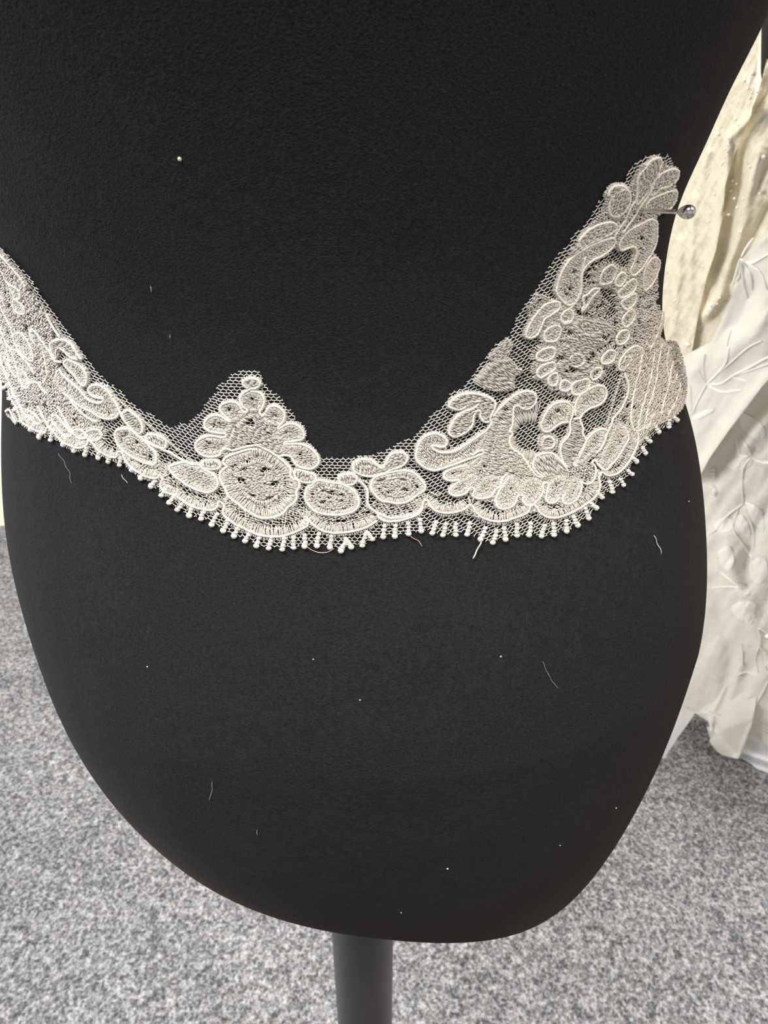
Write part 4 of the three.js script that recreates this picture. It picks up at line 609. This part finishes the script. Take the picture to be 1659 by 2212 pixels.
  for (const p of [[1568, 1006, 1590, 990, 1620, 986, 1624, 1000, 1600, 1016, 1578, 1012], [1610, 1086, 1632, 1092, 1648, 1112, 1644, 1140, 1628, 1132, 1616, 1110], [1583, 1118, 1600, 1112, 1618, 1140, 1618, 1165, 1600, 1150], [1540, 1135, 1562, 1118, 1582, 1122, 1578, 1146, 1556, 1150], [1580, 1310, 1605, 1298, 1632, 1304, 1622, 1330, 1604, 1340, 1588, 1332], [1553, 1190, 1575, 1180, 1585, 1205, 1576, 1232, 1558, 1222], [1620, 1215, 1650, 1205, 1659, 1235, 1640, 1262, 1622, 1250], [1594, 1262, 1616, 1270, 1618, 1284, 1600, 1290, 1588, 1278], [1600, 890, 1630, 905, 1652, 930, 1646, 952, 1618, 940, 1598, 915], [1606, 1335, 1616, 1320, 1630, 1330, 1618, 1352], [1645, 1400, 1659, 1415, 1675, 1450, 1650, 1435]]) leafOn('skirt', p);
  const cluster = new Soup();
  for (const [s, x, y, r] of [['skirt', 1541, 1014, 0.0035], ['skirt', 1542, 1022, 0.004], ['skirt', 1543, 1030, 0.004], ['skirt', 1541, 1054, 0.005], ['skirt', 1545, 1060, 0.0055], ['skirt', 1543, 1067, 0.004], ['overskirt', 1486, 745, 0.004], ['overskirt', 1658, 1375, 0.004]]) if (surfaces[s]) cluster.blob(surfaces[s](x, y, 0.003), r, V(0, 0.4, 0.9), 0.9, 8);
  for (const [x, y] of [[1573, 314], [1570, 329], [1565, 342], [1560, 372], [1559, 355], [1543, 420], [1550, 291], [1587, 258], [1596, 268], [1606, 175], [1616, 192], [1622, 202], [1624, 160], [1620, 212], [1517, 575], [1515, 582], [1530, 480], [1458, 650], [1455, 690], [1572, 300], [1566, 322], [1562, 350]]) cluster.blob(surfaces.bodice_panel(x + jit(1), y + jit(1), 0.002), 0.0010 + 0.0009 * rnd(), V(0, 0.3, 0.95), 0.9, 7);
  for (const [x, y] of [[1582, 390], [1581, 410], [1585, 428], [1575, 464], [1590, 400], [1637, 200], [1590, 450], [1600, 500], [1545, 635], [1540, 650], [1550, 655], [1535, 660], [1528, 668], [1556, 645], [1605, 430], [1640, 420], [1648, 340], [1620, 360]]) cluster.blob(surfaces.side_panel(x + jit(2), y + jit(2), 0.003), 0.0011 + 0.0010 * rnd(), V(0, 0.3, 0.95), 0.9, 7);
  part('beadwork', cluster.geometry(AT), MAT({ color: new THREE.Color().setRGB(0.9, 0.88, 0.82), roughness: 0.15, clearcoat: 1 }), dress).userData.kind = 'stuff';
}
// ------------------------------------------------------------------ the pin, and lint on the velvet
{
  const a = lift(1372, 453, 0.001), d = a.distanceTo(EYE), headAt = sight(1487, 458).multiplyScalar(d - 0.010).add(EYE), dir = headAt.clone().sub(a).normalize(), L = headAt.distanceTo(a);
  const steel = MAT({ color: new THREE.Color().setRGB(0.62, 0.61, 0.60), metalness: 1, roughness: 0.22 });
  const pin = group('dressmaking_pin', a, 'steel ball-headed pin stuck through the upper right tip of the lace', 'pin');
  pin.quaternion.setFromUnitVectors(V(0, 1, 0), dir);
  const R = 0.00205;
  part('shaft', lathe([[0, -0.012], [0.0002, -0.010], [0.00062, -0.004], [0.00062, L - R * 1.9], [0, L - R * 1.9]], 16), steel, pin);
  const prof = [[0, L - R * 2.3], [0.0007, L - R * 2.3], [0.0008, L - R * 2.1]]; for (let k = 0; k <= 22; k++) { const f = -PI / 2 + PI * k / 22, s = sin(f); prof.push([max(s < 0 ? 0.0007 : 0, R * cos(f) * (s < 0 ? 1 - 0.12 * s * s : 1)), L + R * s * (s < 0 ? 1.75 : 1)]); }
  part('head', lathe(prof.filter(([, y], i, l) => i === 0 || y >= l[i - 1][1]), 32), steel, pin);

  const fibre = MAT({ color: new THREE.Color().setRGB(0.72, 0.68, 0.60), roughness: 0.8 }), rust = MAT({ color: new THREE.Color().setRGB(0.42, 0.24, 0.16), roughness: 0.8 });
  const greyLint = MAT({ color: new THREE.Color().setRGB(0.24, 0.235, 0.23), roughness: 1 });
  function strand(name, path, r, m, label, category, h = 0.0007) {
    const soup = new Soup(), p = smooth(pairs(path), false, 3), pts = [], ups = [];
    p.forEach(([x, y], k) => { const s = spot(x, y); pts.push(s.p.clone().addScaledVector(s.n, h + 0.0003 * sin(k * 0.7))); ups.push(s.n); });
    soup.tube(pts, r, ups, 5, 1, true);
    const o = part(numbered(name), soup.geometry(pts[0]), m, scene); o.position.copy(pts[0]); tag(o, label, category);
  }
  strand('loose_thread', [884, 1156, 893, 1163, 903, 1168, 911, 1180], 0.00019, rust, 'short reddish brown loose thread just below the middle of the picot edge', 'thread');
  strand('loose_thread', [1038, 1168, 1029, 1186, 1019, 1206], 0.00028, fibre, 'short stiff pale thread end sticking down from the picot edge', 'thread', 0.0012);
  strand('loose_thread', [662, 1179, 676, 1189, 692, 1193, 708, 1192, 722, 1184], 0.00011, fibre, 'fine curved white thread looping under the central picots', 'thread');
  strand('loose_thread', [1410, 1156, 1418, 1172, 1428, 1197], 0.00017, fibre, 'pale hair lying on the right hip of the black form', 'thread', 0.0003);
  strand('loose_thread', [129, 978, 140, 996, 152, 1020, 157, 1045], 0.0001, greyLint, 'thin grey thread hanging from the left picot edge', 'thread');
  strand('loose_thread', [265, 1024, 270, 1034, 277, 1043], 0.00011, fibre, 'tiny loose fibre under the lace left of the medallion', 'thread');
  strand('loose_thread', [459, 1686, 458, 1706, 452, 1728], 0.00014, greyLint, 'longest grey fibre on the lower left of the black form', 'thread', 0.0003);
  strand('loose_thread', [556, 1790, 555, 1796, 557, 1802], 0.00018, greyLint, 'short grey fibre near the bottom left of the form', 'thread', 0.0003);
  strand('loose_thread', [325, 617, 328, 622, 327, 631], 0.00018, greyLint, 'short grey fibre on the black form above the left lace', 'thread', 0.0003);
  strand('loose_thread', [368, 722, 369, 730], 0.00018, greyLint, 'small grey fibre above the lace near its left dip', 'thread', 0.0003);
  strand('loose_thread', [1171, 1428, 1178, 1445, 1190, 1468, 1205, 1488], 0.00013, greyLint, 'faint long grey fibre on the right belly of the form', 'thread', 0.0002);
  function speck(x, y, r, label) { const s = spot(x, y), soup = new Soup(); soup.blob(V(0, 0, 0), r, s.n, 0.6, 8); const o = part(numbered('lint_speck'), soup.geometry(), fibre, scene); o.position.copy(s.p).addScaledVector(s.n, r * 0.4); tag(o, label, 'lint'); }
  speck(388, 343, 0.0006, 'bright white lint speck alone on the upper left of the black form');
  speck(1081, 1418, 0.00036, 'pale lint speck on the belly right of centre');
  speck(966, 1876, 0.00045, 'white lint speck near the bottom of the black form');
  speck(866, 1971, 0.0003, 'dim lint speck above the pole at the form bottom');
  speck(1487, 1083, 0.0003, 'tiny white speck by the right edge below the lace');
  speck(1330, 1745, 0.00038, 'grey lint speck on the lower right of the form');
  speck(1209, 1826, 0.0003, 'small lint speck low on the form right of centre');
  speck(318, 1440, 0.0003, 'tiny lint speck on the left hip of the form');
  speck(777, 1512, 0.0003, 'tiny lint speck at the middle of the belly');
  speck(676, 1424, 0.00026, 'tiny lint speck left of the middle of the belly');
}
renderer.render(scene, camera);
